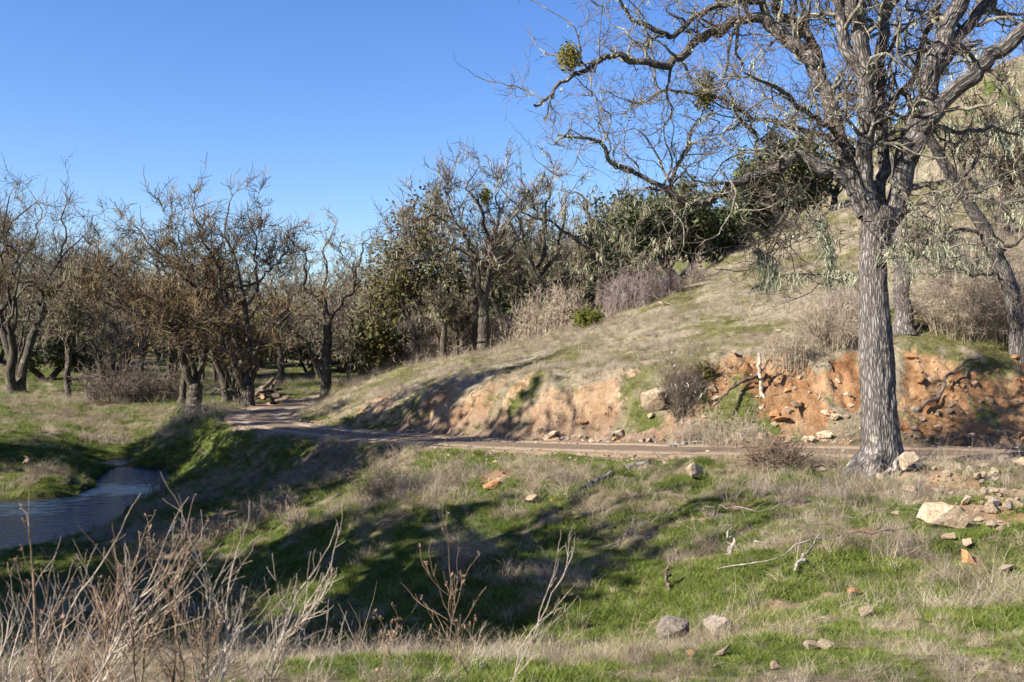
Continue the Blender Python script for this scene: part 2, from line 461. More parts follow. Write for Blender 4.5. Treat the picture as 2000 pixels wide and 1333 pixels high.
def terrain(x, y, detail=True):
    x = np.asarray(x, float); y = np.asarray(y, float)
    r = np.maximum(np.hypot(x, y), 1.0); th = np.arctan2(x, y)
    thc = np.clip(th, -1.4, 1.4)
    fi = (thc - GT[0]) / (GT[1] - GT[0]); fj = (np.log(np.minimum(r, 420)) - GL[0]) / (GL[1] - GL[0])
    i = np.clip(fi.astype(int), 0, len(GT) - 2); j = np.clip(fj.astype(int), 0, len(GL) - 2)
    fi = fi - i; fj = fj - j
    z = (GZ[i, j] * (1 - fi) + GZ[i + 1, j] * fi) * (1 - fj) + (GZ[i, j + 1] * (1 - fi) + GZ[i + 1, j + 1] * fi) * fj
    z = z * np.minimum(r, 420)
    back = sstep(1.2, 1.55, np.abs(th))
    z = z * (1 - back) + (-1.8) * back
    rd, rz = road_info(x, y)
    ad = np.abs(rd)
    w = 1 - sstep(ROAD_HW + 0.1, ROAD_HW + 1.3, ad)
    z = z * (1 - w) + (rz - 0.0) * w
    if detail:
        off = sstep(1.2, 2.4, ad)
        dryland = sstep(-5.0, -4.5, z)
        off = off * dryland
        amp = np.clip(0.02 + 0.004 * r, 0, 0.25) * off
        z = z + amp * fbm(x * 0.55, y * 0.55, None, 3, 3) * 1.1
        z = z + (0.10 + 0.09 * sstep(9, 13, r) * (1 - sstep(19, 21, r))) * off * np.clip(fbm(x * 1.7, y * 1.7, None, 5, 3), -0.2, 1) * sstep(3, 8, r) * (1 - sstep(50, 90, r))
        # eroded face of the cut bank: rills, ledges and crumbled clods
        sm = soil_mask(x, y) * off
        bank = sm * sstep(19, 21, r)
        rid = 1 - np.abs(fbm(x * 1.5, y * 0.7, None, 11, 3)) * 2.2
        z = z + bank * ((0.22 - 0.12 * sstep(4, 6, x)) * (rid - 0.55) + 0.20 * fbm(x * 4.2, y * 4.2, None, 13, 3) + 0.15 * fbm(x * 7, y * 7, None, 14, 2) - 0.06)
        z = z + np.exp(-((sm - 0.28) / 0.16) ** 2) * sstep(20, 21, r) * off * 0.10 * sstep(2.6, 3.4, rd * (rd < 50))   # turf lip
        st = z / 0.33 + fbm(x * 0.8, y * 0.8, None, 19, 2) * 1.2
        z = z + bank * sstep(5, 9, x) * 0.33 * 0.4 * (sstep(0.15, 0.85, st - np.floor(st)) - (st - np.floor(st)))
        for hx, hy, hr, hd in HOLLOW:
            z = z - hd * np.exp(-(((x - hx) ** 2 + (y - hy) ** 2) / hr ** 2) ** 1.5)
        z = z + (1 - sstep(ROAD_HW - 0.2, ROAD_HW + 0.25, ad)) * -0.06
    return z

def tz(x, y):
    return float(terrain(np.array([x]), np.array([y]))[0])

# polar sheet: fine inside the view, coarse all round, out to the horizon
thf = np.radians(np.linspace(-39, 39, 500))
thc_ = np.radians(np.concatenate([np.linspace(43, 317, 70)]))
TH = np.concatenate([thf, thc_])
RR = np.concatenate([np.geomspace(1.2, 7, 50, False), np.geomspace(7, 18, 105, False), np.geomspace(18, 30, 155, False), np.geomspace(30, 70, 110, False), np.geomspace(70, 420, 45, False), np.geomspace(420, 2500, 8)])
TT, RG = np.meshgrid(TH, RR)
gx = (RG * np.sin(TT)).ravel(); gy = (RG * np.cos(TT)).ravel()
gz = terrain(gx, gy)
far = sstep(420, 2400, RG.ravel())
gz = gz * (1 - far) + 6 * far
nR, nT = len(RR), len(TH)
ii, jj = np.meshgrid(np.arange(nR - 1), np.arange(nT), indexing='ij')
j2 = (jj + 1) % nT
quads = np.stack([ii * nT + jj, ii * nT + j2, (ii + 1) * nT + j2, (ii + 1) * nT + jj], -1).reshape(-1, 4)[:, ::-1]
V = np.stack([gx, gy, gz], 1)
cen = len(V)
V = np.concatenate([V, [[0, 0, -1.62]]])
tris = np.stack([np.full(nT, cen), np.arange(nT), (np.arange(nT) + 1) % nT], 1)[:, ::-1]

def ground_masks(x, y, z):
    """soil, green share, of the ground cover; the same field drives the grass that is planted"""
    r = np.hypot(x, y)
    rd, rz = road_info(x, y)
    soil = soil_mask(x, y)
    verge = (1 - sstep(ROAD_HW, ROAD_HW + 0.55, np.abs(rd) + 0.45 * fbm(x * 2.0, y * 2.0, None, 41, 2)))
    soil = np.maximum(soil, verge)
    n1 = fbm(x * 0.45, y * 0.45, None, 51, 3); n2 = fbm(x * 1.6, y * 1.6, None, 53, 3)
    u = np.where(y > 0.1, x / np.maximum(y, 0.1), 0)
    g = 0.52 + n1 * 0.9 + n2 * 1.05 + 0.5 * fbm(x * 5, y * 5, None, 57, 2)
    # the creek flat is green, the hill is dry, the road's lower slope is mixed
    hill = sstep(1.5, 3.5, rd * (rd < 90)) * sstep(20, 23, r)
    flat = sstep(36, 42, y) * (1 - sstep(-11, -8, x))
    g = g - 0.24 * hill + 0.2 * flat
    g = g + 0.22 * (1 - sstep(12, 19, r)) * sstep(6.5, 9, r) - 0.12 * (1 - sstep(4, 6.5, r)) * (1 - sstep(0, 1.5, x))
    g = g - 0.22 * sstep(14.5, 17, r) * (1 - sstep(19.5, 21, r)) * sstep(-3, 1, x)
    g = g + 0.30 * hill * np.exp(-((rd - 5.5) / 1.2) ** 2)
    g = g + 0.42 * (1 - sstep(-5, -1.5, x + 0.12 * (y - 20))) * sstep(11, 14, y) * (1 - sstep(40, 44, y))
    wood = sstep(56, 62, y)
    g = g - 0.1 * wood
    return soil, np.clip(g, 0, 1), hill, rd

soil_, green_, hill_, rd_ = ground_masks(V[:, 0], V[:, 1], V[:, 2])
wet_ = 1 - sstep(-5.02, -4.8, V[:, 2] - 0 * V[:, 0])

m, nt, b = new_mat('grassy earth')
g_ = N(nt, 'ShaderNodeNewGeometry'); pos = g_.outputs['Position']
nA = noise(nt, pos, 0.9, 6, 0.65); nB = noise(nt, pos, 7.0, 6, 0.7); nC = noise(nt, pos, 45.0, 4, 0.7)
dry = ramp(nt, nB, [(0.3, (0.10, 0.078, 0.05)), (0.5, (0.19, 0.152, 0.098)), (0.7, (0.29, 0.24, 0.16))])
drh = ramp(nt, nB, [(0.3, (0.18, 0.15, 0.105)), (0.5, (0.28, 0.235, 0.168)), (0.7, (0.37, 0.315, 0.235))])
dry = mixc(nt, attr(nt, 'm_hill'), dry, drh)
grn = ramp(nt, nB, [(0.3, (0.04, 0.052, 0.013)), (0.55, (0.088, 0.11, 0.026)), (0.75, (0.15, 0.165, 0.048))])
gf = math_n(nt, 'ADD', attr(nt, 'm_green'), math_n(nt, 'MULTIPLY_ADD', nA, 0.9, -0.45))
gf = ramp(nt, gf, [(0.25, (0, 0, 0)), (0.8, (1, 1, 1))])
grn = mixc(nt, math_n(nt, 'MULTIPLY', attr(nt, 'm_hill'), 0.75), grn, ramp(nt, nB, [(0.3, (0.10, 0.095, 0.04)), (0.55, (0.17, 0.155, 0.07)), (0.75, (0.26, 0.235, 0.125))]))
col = mixc(nt, gf, dry, grn)
sA = ramp(nt, nA, [(0.34, (0.21, 0.115, 0.062)), (0.45, (0.31, 0.198, 0.118)), (0.56, (0.40, 0.285, 0.185)), (0.68, (0.47, 0.365, 0.26))])
sB = ramp(nt, nB, [(0.3, (0.55, 0.5, 0.45)), (0.6, (1, 1, 1))])
sA = mixc(nt, math_n(nt, 'MULTIPLY', attr(nt, 'm_rust'), 0.6), sA, ramp(nt, nA, [(0.34, (0.20, 0.082, 0.032)), (0.5, (0.33, 0.165, 0.07)), (0.66, (0.45, 0.28, 0.14))]))
soilc = mixc(nt, 0.8, sA, sB, 'MULTIPLY')
sgrey = ramp(nt, nB, [(0.3, (0.13, 0.092, 0.068)), (0.6, (0.24, 0.18, 0.135)), (0.75, (0.33, 0.26, 0.2))])
soilc = mixc(nt, attr(nt, 'm_grey'), soilc, sgrey)
sf = math_n(nt, 'ADD', attr(nt, 'm_soil'), math_n(nt, 'MULTIPLY_ADD', nB, 0.7, -0.35))
sf = ramp(nt, sf, [(0.36, (0, 0, 0)), (0.55, (1, 1, 1))])
col = mixc(nt, sf, col, soilc)
col = mixc(nt, attr(nt, 'm_wet'), col, (0.035, 0.028, 0.018))
col = mixc(nt, 0.5, col, ramp(nt, nC, [(0.3, (0.45, 0.43, 0.4)), (0.65, (1, 1, 1))]), 'MULTIPLY')
nt.links.new(col, b.inputs['Base Color'])
b.inputs['Roughness'].default_value = 0.95
b.inputs['Specular IOR Level'].default_value = 0.08
hb = math_n(nt, 'ADD', nB, math_n(nt, 'MULTIPLY', nC, 0.35))
bump(nt, b, hb, 0.9, 0.12)
M['ground'] = m
grey_ = 1 - sstep(1.6, 2.5, np.abs(rd_))
low = sstep(0, 1, (np.hypot(V[:, 0], V[:, 1]) < 14) * 1.0)
grey_ = np.maximum(grey_, 0.55 * low)
ground = mk('ground', V, quads, tris, M['ground'], attrs={'m_soil': soil_, 'm_green': green_, 'm_hill': hill_, 'm_wet': wet_, 'm_grey': grey_, 'm_rust': sstep(3, 6, V[:, 0]) * sstep(20, 22, V[:, 1])})
tag(ground, kind='structure')

# road ribbon: two wheel tracks worn into a low crown, ragged edges that sink into the verge
cs = np.linspace(-1, 1, 25)
dense = catmull(RC, 2)
dt_ = np.gradient(dense[:, :2], axis=0); dt_ /= np.linalg.norm(dt_, axis=1)[:, None]
nrm = np.stack([dt_[:, 1], -dt_[:, 0]], 1)
hw = ROAD_HW * (1 + 0.10 * fbm(np.arange(len(dense)) * 0.11, np.zeros(len(dense)), None, 61, 3))
rx = dense[:, 0][:, None] + nrm[:, 0][:, None] * cs[None, :] * hw[:, None]
ry = dense[:, 1][:, None] + nrm[:, 1][:, None] * cs[None, :] * hw[:, None]
prof = 0.012 - 0.035 * np.exp(-((np.abs(cs) - 0.52) / 0.13) ** 2) + 0.012 * (1 - cs ** 2)
rzz = terrain(rx.ravel(), ry.ravel(), False).reshape(rx.shape) + prof[None, :] + 0.012 * fbm(rx * 2.5, ry * 2.5, None, 67, 3)
rzz[:, 0] -= 0.14; rzz[:, -1] -= 0.14
Vr = np.stack([rx, ry, rzz], -1).reshape(-1, 3)
a, c = np.meshgrid(np.arange(len(dense) - 1), np.arange(len(cs) - 1), indexing='ij')
k = len(cs)
q = np.stack([a * k + c, a * k + c + 1, (a + 1) * k + c + 1, (a + 1) * k + c], -1).reshape(-1, 4)
m, nt, b = new_mat('dirt road')
g_ = N(nt, 'ShaderNodeNewGeometry'); pos = g_.outputs['Position']
ac = attr(nt, 'across')
nA = noise(nt, pos, 0.7, 5); nB = noise(nt, pos, 9.0, 6, 0.7); nC = noise(nt, pos, 50.0, 3, 0.7)
da = math_n(nt, 'ADD', math_n(nt, 'ABSOLUTE', ac), math_n(nt, 'MULTIPLY_ADD', nA, 0.3, -0.15))
trk = ramp(nt, da, [(0.0, (0.165, 0.122, 0.085)), (0.3, (0.15, 0.11, 0.077)), (0.46, (0.32, 0.25, 0.178)), (0.62, (0.33, 0.255, 0.178)), (0.75, (0.19, 0.14, 0.097)), (1.0, (0.24, 0.178, 0.118))])
col = mixc(nt, 0.6, trk, ramp(nt, nB, [(0.3, (0.55, 0.52, 0.5)), (0.65, (1.08, 1.05, 1))]), 'MULTIPLY')
col = mixc(nt, ramp(nt, nC, [(0.64, (0, 0, 0)), (0.7, (0.6, 0.6, 0.6))]), col, (0.42, 0.34, 0.26))
nt.links.new(col, b.inputs['Base Color'])
b.inputs['Roughness'].default_value = 0.95
bump(nt, b, math_n(nt, 'ADD', nB, math_n(nt, 'MULTIPLY', nC, 0.5)), 0.8, 0.05)
M['road'] = m
road = mk('road', Vr, q, None, m, attrs={'across': np.tile(cs, len(dense))})
tag(road, kind='structure')

# water: the creek in its bed and the flooded flat far behind
m, nt, b = new_mat('creek water')
b.inputs['Base Color'].default_value = (0.018, 0.04, 0.075, 1)
b.inputs['Roughness'].default_value = 0.06
b.inputs['Specular IOR Level'].default_value = 0.5
b.inputs['IOR'].default_value = 1.33
g_ = N(nt, 'ShaderNodeNewGeometry')
mp = N(nt, 'ShaderNodeMapping'); mp.inputs['Scale'].default_value = (1.2, 2.6, 1); nt.links.new(g_.outputs['Position'], mp.inputs[0])
bump(nt, b, noise(nt, mp.outputs[0], 1.7, 3, 0.55), 1.0, 0.06)
M['water'] = m
def water_sheet(name, x0, x1, y0, y1, z):
    xs = np.linspace(x0, x1, 24); ys = np.linspace(y0, y1, 24)
    X, Y = np.meshgrid(xs, ys)
    Vw = np.stack([X.ravel(), Y.ravel(), np.full(X.size, z)], 1)
    a, c = np.meshgrid(np.arange(23), np.arange(23), indexing='ij')
    q = np.stack([a * 24 + c, a * 24 + c + 1, (a + 1) * 24 + c + 1, (a + 1) * 24 + c], -1).reshape(-1, 4)
    return tag(mk(name, Vw, q, None, M['water']), kind='structure')
water_sheet('creek_water', -45, -11.0, 18, 45, -5.0)
# ------------------------------------------------------------------ tree building
UP = np.array([0, 0, 1.0])
def nrmz(v):
    return v / np.maximum(np.linalg.norm(v, axis=-1, keepdims=True), 1e-9)

def tubes(pts, rad, sides, uvscale=True, disp=None):
    """pts (N,K,3), rad (N,K): a tapering tube round every polyline -> verts, quads, uv"""
    Nn, K, _ = pts.shape
    if sides == 2:      # hair-fine twig tips
        w = nrmz(np.cross(pts[:, -1] - pts[:, 0], RNG.normal(size=(Nn, 3))))[:, None, :] * rad[..., None]
        V = np.stack([pts - w, pts + w], 2).reshape(-1, 3)
        n, i = np.meshgrid(np.arange(Nn), np.arange(K - 1), indexing='ij')
        o = n * K * 2 + i * 2
        return V, np.stack([o, o + 1, o + 3, o + 2], -1).reshape(-1, 4), np.zeros((len(V), 2))
    T = nrmz(np.gradient(pts, axis=1))
    ov = nrmz(pts[:, -1] - pts[:, 0])
    ref = np.where(np.abs(ov[:, 2:3]) < 0.8, UP[None], np.array([1.0, 0.13, 0])[None])
    U = nrmz(np.cross(T, ref[:, None, :])); W = np.cross(T, U)
    a = np.linspace(0, 2 * np.pi, sides, endpoint=False)
    ca, sa = np.cos(a), np.sin(a)
    L = np.concatenate([np.zeros((Nn, 1)), np.cumsum(np.linalg.norm(np.diff(pts, axis=1), axis=2), 1)], 1)
    uu = a[None, None, :] * np.maximum(rad[:, :1, None], 0.02) + np.zeros((Nn, K, sides))
    vv = L[:, :, None] + np.zeros((Nn, K, sides))
    R = rad[:, :, None] + np.zeros((Nn, K, sides))
    if disp is not None:
        R = R + disp(a[None, None, :] + 0 * R, vv, R)
    V = pts[:, :, None, :] + R[..., None] * (ca[None, None, :, None] * U[:, :, None, :] + sa[None, None, :, None] * W[:, :, None, :])
    n, i, j = np.meshgrid(np.arange(Nn), np.arange(K - 1), np.arange(sides), indexing='ij')
    j2 = (j + 1) % sides
    base = n * K * sides
    q = np.stack([base + i * sides + j, base + i * sides + j2, base + (i + 1) * sides + j2, base + (i + 1) * sides + j], -1).reshape(-1, 4)
    return V.reshape(-1, 3), q, np.stack([uu, vv], -1).reshape(-1, 2)

def joinq(lst):
    Vs, Qs, Us = [], [], []; o = 0
    for v, q, u in lst:
        Vs.append(v); Qs.append(q + o); Us.append(u); o += len(v)
    return np.concatenate(Vs), np.concatenate(Qs), np.concatenate(Us)

def spawn(rng, par, prad, m, L, ang=(35, 75), wander=0.25, trop=0.1, K=6, rr=0.6, rmax=1.0, rmin=0.002, t0=0.25, taper=0.3, cont=True, trop_v=UP, flat=0.0):
    """m children on every polyline of par (N,K,3); the first grows out of the tip"""
    Nn, Kp, _ = par.shape
    idx = np.repeat(np.arange(Nn), m)
    t = rng.uniform(t0, 0.97, Nn * m)
    ag = np.radians(rng.uniform(ang[0], ang[1], Nn * m))
    if cont:
        t[::m] = 1.0; ag[::m] = np.radians(rng.uniform(5, 25, Nn))
    f = t * (Kp - 1); i0 = np.minimum(f.astype(int), Kp - 2); w = (f - i0)[:, None]
    p0 = par[idx, i0] * (1 - w) + par[idx, i0 + 1] * w
    r0 = prad[idx, i0] * (1 - w[:, 0]) + prad[idx, i0 + 1] * w[:, 0]
    tan = nrmz(par[idx, i0 + 1] - par[idx, i0])
    rv = rng.normal(size=(Nn * m, 3))
    perp = nrmz(rv - (rv * tan).sum(1, keepdims=True) * tan)
    d = np.cos(ag)[:, None] * tan + np.sin(ag)[:, None] * perp
    d[:, 2] *= (1 - flat)
    d = nrmz(d + trop * trop_v)
    Ln = L * rng.uniform(0.55, 1.25, Nn * m) * (1.15 - 0.5 * t * (t < 1))
    out = np.empty((Nn * m, K, 3)); out[:, 0] = p0
    for k in range(1, K):
        out[:, k] = out[:, k - 1] + d * (Ln / (K - 1))[:, None]
        d = nrmz(d + wander * rng.normal(size=d.shape) + trop * 0.5 * trop_v)
    rs = np.clip(np.minimum(r0 * rr * rng.uniform(0.75, 1.1, Nn * m), rmax), rmin, None)
    rs = np.where(t >= 1, np.maximum(r0, rmin), rs)
    prof = np.linspace(1, taper, K)[None, :]
    return out, np.maximum(rs[:, None] * prof, rmin * 0.7)

def resample(pl, K):
    pl = np.asarray(pl, float)
    c = catmull(pl, 8)
    L = np.concatenate([[0], np.cumsum(np.linalg.norm(np.diff(c[:, :3], axis=0), axis=1))])
    s = np.linspace(0, L[-1], K)
    return np.stack([np.interp(s, L, c[:, i]) for i in range(c.shape[1])], 1)

def traced(pp, D0, D1, r0, r1, K, rng=None, gn=0.0):
    """a limb followed in the photo: rows of (column,row), distance running D0..D1, radius r0..r1"""
    n = len(pp)
    L = np.concatenate([[0], np.cumsum([math.hypot(pp[i + 1][0] - pp[i][0], pp[i + 1][1] - pp[i][1]) for i in range(n - 1)])])
    L = L / L[-1]
    P4 = []
    for (x, y), l in zip(pp, L):
        P4.append(list(P(x, y, D0 + (D1 - D0) * l)) + [r0 + (r1 - r0) * l])
    a = resample(P4, K)
    pts_, rad_ = a[:, :3], a[:, 3]
    if rng is not None and gn > 0:
        k = np.arange(K) * 0.55
        s = int(rng.integers(0, 9999))
        env = np.minimum(1, np.arange(K) / 3.0)[:, None]
        pts_ = pts_ + gn * env * np.stack([vnoise(k, k * 0 + 1, None, s), vnoise(k, k * 0 + 2, None, s + 1), vnoise(k, k * 0 + 3, None, s + 2)], 1)
    return pts_, rad_

def limb_to(rng, p0, p1, r0, r1, K, sag=0.15, gn=0.12, dir0=None):
    """a crooked limb from p0 to p1 that sets out along dir0"""
    p0 = np.asarray(p0, float); p1 = np.asarray(p1, float)
    L = np.linalg.norm(p1 - p0)
    d0 = nrmz(np.asarray(dir0, float)) if dir0 is not None else nrmz(p1 - p0)
    t = np.linspace(0, 1, K)[:, None]
    c1 = p0 + d0 * L * 0.45
    pts_ = (1 - t) ** 2 * p0 + 2 * t * (1 - t) * c1 + t ** 2 * p1
    s = int(rng.integers(0, 9999)); k = np.arange(K) * (3.5 / K * 1.6)
    wob = np.stack([fbm(k, k * 0 + i, None, s + i, 2) for i in range(3)], 1)
    pts_ = pts_ + wob * gn * L * np.sin(np.pi * np.clip(t * 1.0, 0, 1)) ** 0.7
    rad_ = r0 + (r1 - r0) * t[:, 0] ** 0.8
    return pts_, rad_

def strips(rng, P0, length, width, segs=2, jitter=0.25, down=True, dirs=None):
    """hanging ragged strips (lichen) or blades from points P0"""
    n = len(P0)
    L = length * rng.uniform(0.4, 1.5, n)
    a = rng.uniform(0, 2 * np.pi, n)
    side = np.stack([np.cos(a), np.sin(a), np.zeros(n)], 1) * (width * rng.uniform(0.5, 1.4, n))[:, None]
    d = np.tile([0, 0, -1.0], (n, 1)) if dirs is None else dirs.copy()
    rows = []
    p = P0.copy()
    for k in range(segs + 1):
        w = 1.0 - 0.75 * k / segs
        rows += [p - side * w * 0.5, p + side * w * 0.5]
        d = nrmz(d + jitter * rng.normal(size=d.shape))
        p = p + d * (L / segs)[:, None]
    V = np.stack(rows, 1).reshape(-1, 3)
    k2 = 2 * (segs + 1)
    b = (np.arange(n) * k2)[:, None]
    q = np.concatenate([b + np.array([[2 * k, 2 * k + 1, 2 * k + 3, 2 * k + 2]]) for k in range(segs)], 0)
    return V, q

def quads_at(rng, P0, size, normal_bias=0.3):
    """leaf-sized faces, randomly turned, each a bent diamond of four corners"""
    n = len(P0)
    nn = nrmz(rng.normal(size=(n, 3)) + np.array([0, 0, normal_bias]))
    rv = rng.normal(size=(n, 3))
    u = nrmz(rv - (rv * nn).sum(1, keepdims=True) * nn); w = np.cross(nn, u)
    s = size * rng.uniform(0.6, 1.35, n)[:, None]
    V = np.stack([P0 - u * s, P0 - w * s * 0.55 + nn * s * 0.2, P0 + u * s, P0 + w * s * 0.55 + nn * s * 0.2], 1).reshape(-1, 3)
    q = (np.arange(n) * 4)[:, None] + np.array([[0, 1, 2, 3]])
    return V, q

def sample_on(rng, par, n, t0=0.1):
    Nn, K, _ = par.shape
    i = rng.integers(0, Nn, n); f = rng.uniform(t0, 1, n) * (K - 1)
    k = np.minimum(f.astype(int), K - 2); w = (f - k)[:, None]
    return par[i, k] * (1 - w) + par[i, k + 1] * w

def stack_limbs(limbs, K):
    out = []; rr = []
    for p, r in limbs:
        a = resample(np.concatenate([p, r[:, None]], 1), K)
        out.append(a[:, :3]); rr.append(a[:, 3])
    return np.stack(out), np.stack(rr)

def finish_tree(root, rng, trunk, limbs, levels, mats, lichen=None, sides=(12, 8), disp=None, limb_disp=None, Kl=10, clump=None, leaves=None, extra=None):
    """trunk: list of (pts,rad); limbs: list of (pts,rad); levels: spawn settings"""
    bark, limbm, branchm, twigm = mats
    for p, r in trunk:
        V, q, uv = tubes(p[None], r[None], sides[0], disp=disp)
        mk('trunk', V, q, None, bark, root, uv=uv)
    for p, r in limbs:
        V, q, uv = tubes(p[None], r[None], sides[1], disp=limb_disp)
        mk('limb', V, q, None, limbm, root, uv=uv)
    par, prad = stack_limbs(limbs, Kl)
    if extra is not None:
        ep, er = stack_limbs(extra, Kl)
    gens = []
    for n, lv in enumerate(levels):
        lv = dict(lv); sd = lv.pop('sides', 4)
        par, prad = spawn(rng, par, prad, **lv)
        if n == 0 and extra is not None:
            a, b_ = stack_limbs(extra, par.shape[1])
            par = np.concatenate([par, a]); prad = np.concatenate([prad, b_])
        if root.get('_org') is not None and not leaves and len(par) > 40:     # grazed clear below head height
            ok = par[:, -1, 2] > root['_org'][2] + 1.9
            if ok.sum() > 20: par, prad = par[ok], prad[ok]
        gens.append((par, prad, sd))
    nb = max(1, len(gens) - 1 - (len(gens) > 3))
    V, q, uv = joinq([tubes(*g) for g in gens[:nb]])
    crown = mk('branches', V, q, None, branchm, root, uv=uv)
    V, q, uv = joinq([tubes(*g) for g in gens[nb:]])
    mk('twigs', V, q, None, twigm, root, uv=uv)['kind'] = 'stuff'
    if lichen:
        n, ln, wd, mat = lichen[:4]
        if mat is M['lichen_far']: n, ln, wd = int(n * 0.7), ln * 0.62, wd * 0.55
        src = gens[lichen[4] if len(lichen) > 4 else 1][0]
        P0 = sample_on(rng, src, n)
        V, q = strips(rng, P0, ln, wd, 2, 0.35)
        lo = mk('hanging_lichen', V, q, None, mat, root, smooth=False)
        lo['kind'] = 'stuff'
    if leaves:
        n, size, mat, spread, lvl = leaves
        P0 = sample_on(rng, gens[lvl][0], n, 0.3) + rng.normal(size=(n, 3)) * spread
        V, q = quads_at(rng, P0, size)
        lo = mk('foliage', V, q, None, mat, root, smooth=False)
        lo['kind'] = 'stuff'
    return gens

def mistletoe(root, rng, c, r, mat=None, n=420, size=0.045):
    d = nrmz(rng.normal(size=(26, 3)))
    st = np.stack([np.tile(c - np.array([0, 0, r * 0.5]), (26, 1)), c + d * r * 0.5, c + d * r], 1)
    v1, q1, u1 = tubes(st, np.tile([[0.012, 0.009, 0.004]], (26, 1)), 3)
    P0 = c + nrmz(rng.normal(size=(n, 3))) * (r * rng.uniform(0.15, 1.05, n) ** 0.6)[:, None] * np.array([1, 1, 1.15])
    v2, q2 = quads_at(rng, P0, size)
    V = np.concatenate([v1, v2]); Q = np.concatenate([q1, q2 + len(v1)])
    return mk('mistletoe', V, Q, None, mat or M['mistletoe'], root, smooth=False)

def root_flare(pts, rad, k=1.7, h=0.9):
    L = np.concatenate([[0], np.cumsum(np.linalg.norm(np.diff(pts, axis=0), axis=1))])
    return rad * (1 + (k - 1) * np.exp(-(L / h) * 2.2))

def ground_at(px, py_guess, D):
    p = P(px, py_guess, D)
    p[2] = tz(p[0], p[1])
    return p

# ---- generic bare oak with a crown fitted into an ellipsoid
def bare_oak(name, label, base, height, cw, rng, r0=0.32, fork=0.25, nl=7, mats=None, lean=(0, 0), lichen=None, group=None, levels=None, leaves=None, stems=1, cc=None, cat='tree', low=0.25, mist=0):
    root = thing(name, label, cat, base, group)
    base = np.asarray(base, float)
    trunks, limbs = [], []
    ctr = base + np.array([lean[0], lean[1], height * 0.58]) if cc is None else np.asarray(cc, float)
    for s in range(stems):
        off = np.array([0, 0, 0.0]) if stems == 1 else np.array([math.cos(6.28 * s / stems + 0.7), math.sin(6.28 * s / stems + .7), 0]) * r0 * 1.1
        fk = base + off + np.array([lean[0] * fork + off[0] * 2.5, lean[1] * fork + off[1] * 2.5, height * fork * rng.uniform(0.9, 1.15)])
        p, r = limb_to(rng, base + off - np.array([0, 0, 0.25]), fk, r0, r0 * 0.72, 10, gn=0.05, dir0=(rng.normal() * .12, rng.normal() * .12, 1))
        trunks.append((p, root_flare(p, r, 1.6, 0.7)))
        tn = nrmz(p[-1] - p[-2])
        m_ = max(3, nl // stems)
        for k in range(m_):
            a = 2 * math.pi * (k + rng.uniform(-0.3, 0.3)) / m_ + s * 1.3
            el = rng.uniform(low, 1.0) if k % 3 else rng.uniform(0.75, 1.3)
            tgt = ctr + np.array([math.cos(a) * math.cos(el) * cw[0], math.sin(a) * math.cos(el) * cw[1], math.sin(el) * height * 0.40])
            d0 = nrmz(tgt - p[-1]) * 0.5 + tn * 0.7
            i = len(p) - 1 if k else len(p) - 1
            q, rr = limb_to(rng, p[i] - tn * 0.12 * k / m_, tgt, r[-1] * rng.uniform(0.45, 0.7), r0 * 0.12, 12, gn=0.14, dir0=d0)
            limbs.append((q, rr))
    sc = height / 11.0
    levels = levels or [dict(m=7, L=2.9 * sc, ang=(30, 70), wander=0.3, trop=0.12, K=7, rr=0.55, rmin=0.014, t0=0.25, sides=5),
                        dict(m=6, L=1.35 * sc, ang=(30, 75), wander=0.35, trop=0.08, K=5, rr=0.6, rmin=0.010, t0=0.15, sides=3),
                        dict(m=5, L=0.62 * sc, ang=(30, 80), wander=0.4, trop=0.05, K=3, rr=0.65, rmin=0.010, t0=0.1, sides=2)]
    mats = mats or (M['far_bark'], M['far_bark'], M['far_branch'], M['grey_twig'])
    g = finish_tree(root, rng, trunks, limbs, levels, mats, lichen, sides=(12, 7), leaves=leaves)
    for _ in range(mist):
        c = sample_on(rng, g[0][0], 1, 0.4)[0]
        mistletoe(root, rng, c, rng.uniform(0.3, 0.55), n=220, size=0.09)
    return root, g, limbs
# ------------------------------------------------------------------ the big oak beside the road
def bark_disp(amp, fu=None):
    def f(a, v, R):
        # furrows that run up the stem: stretched ridged noise round the circumference
        x = np.cos(a) * R; y = np.sin(a) * R
        n = vnoise(x * 17 + 40, y * 17, v * 2.6, 71)
        n2 = vnoise(x * 34, y * 34, v * 6, 72)
        n3 = vnoise(x * 3, y * 3, v * 0.9, 73)
        return amp * (1 - 2.0 * np.abs(n)) + amp * 0.5 * n2 + amp * 1.3 * n3
    return f

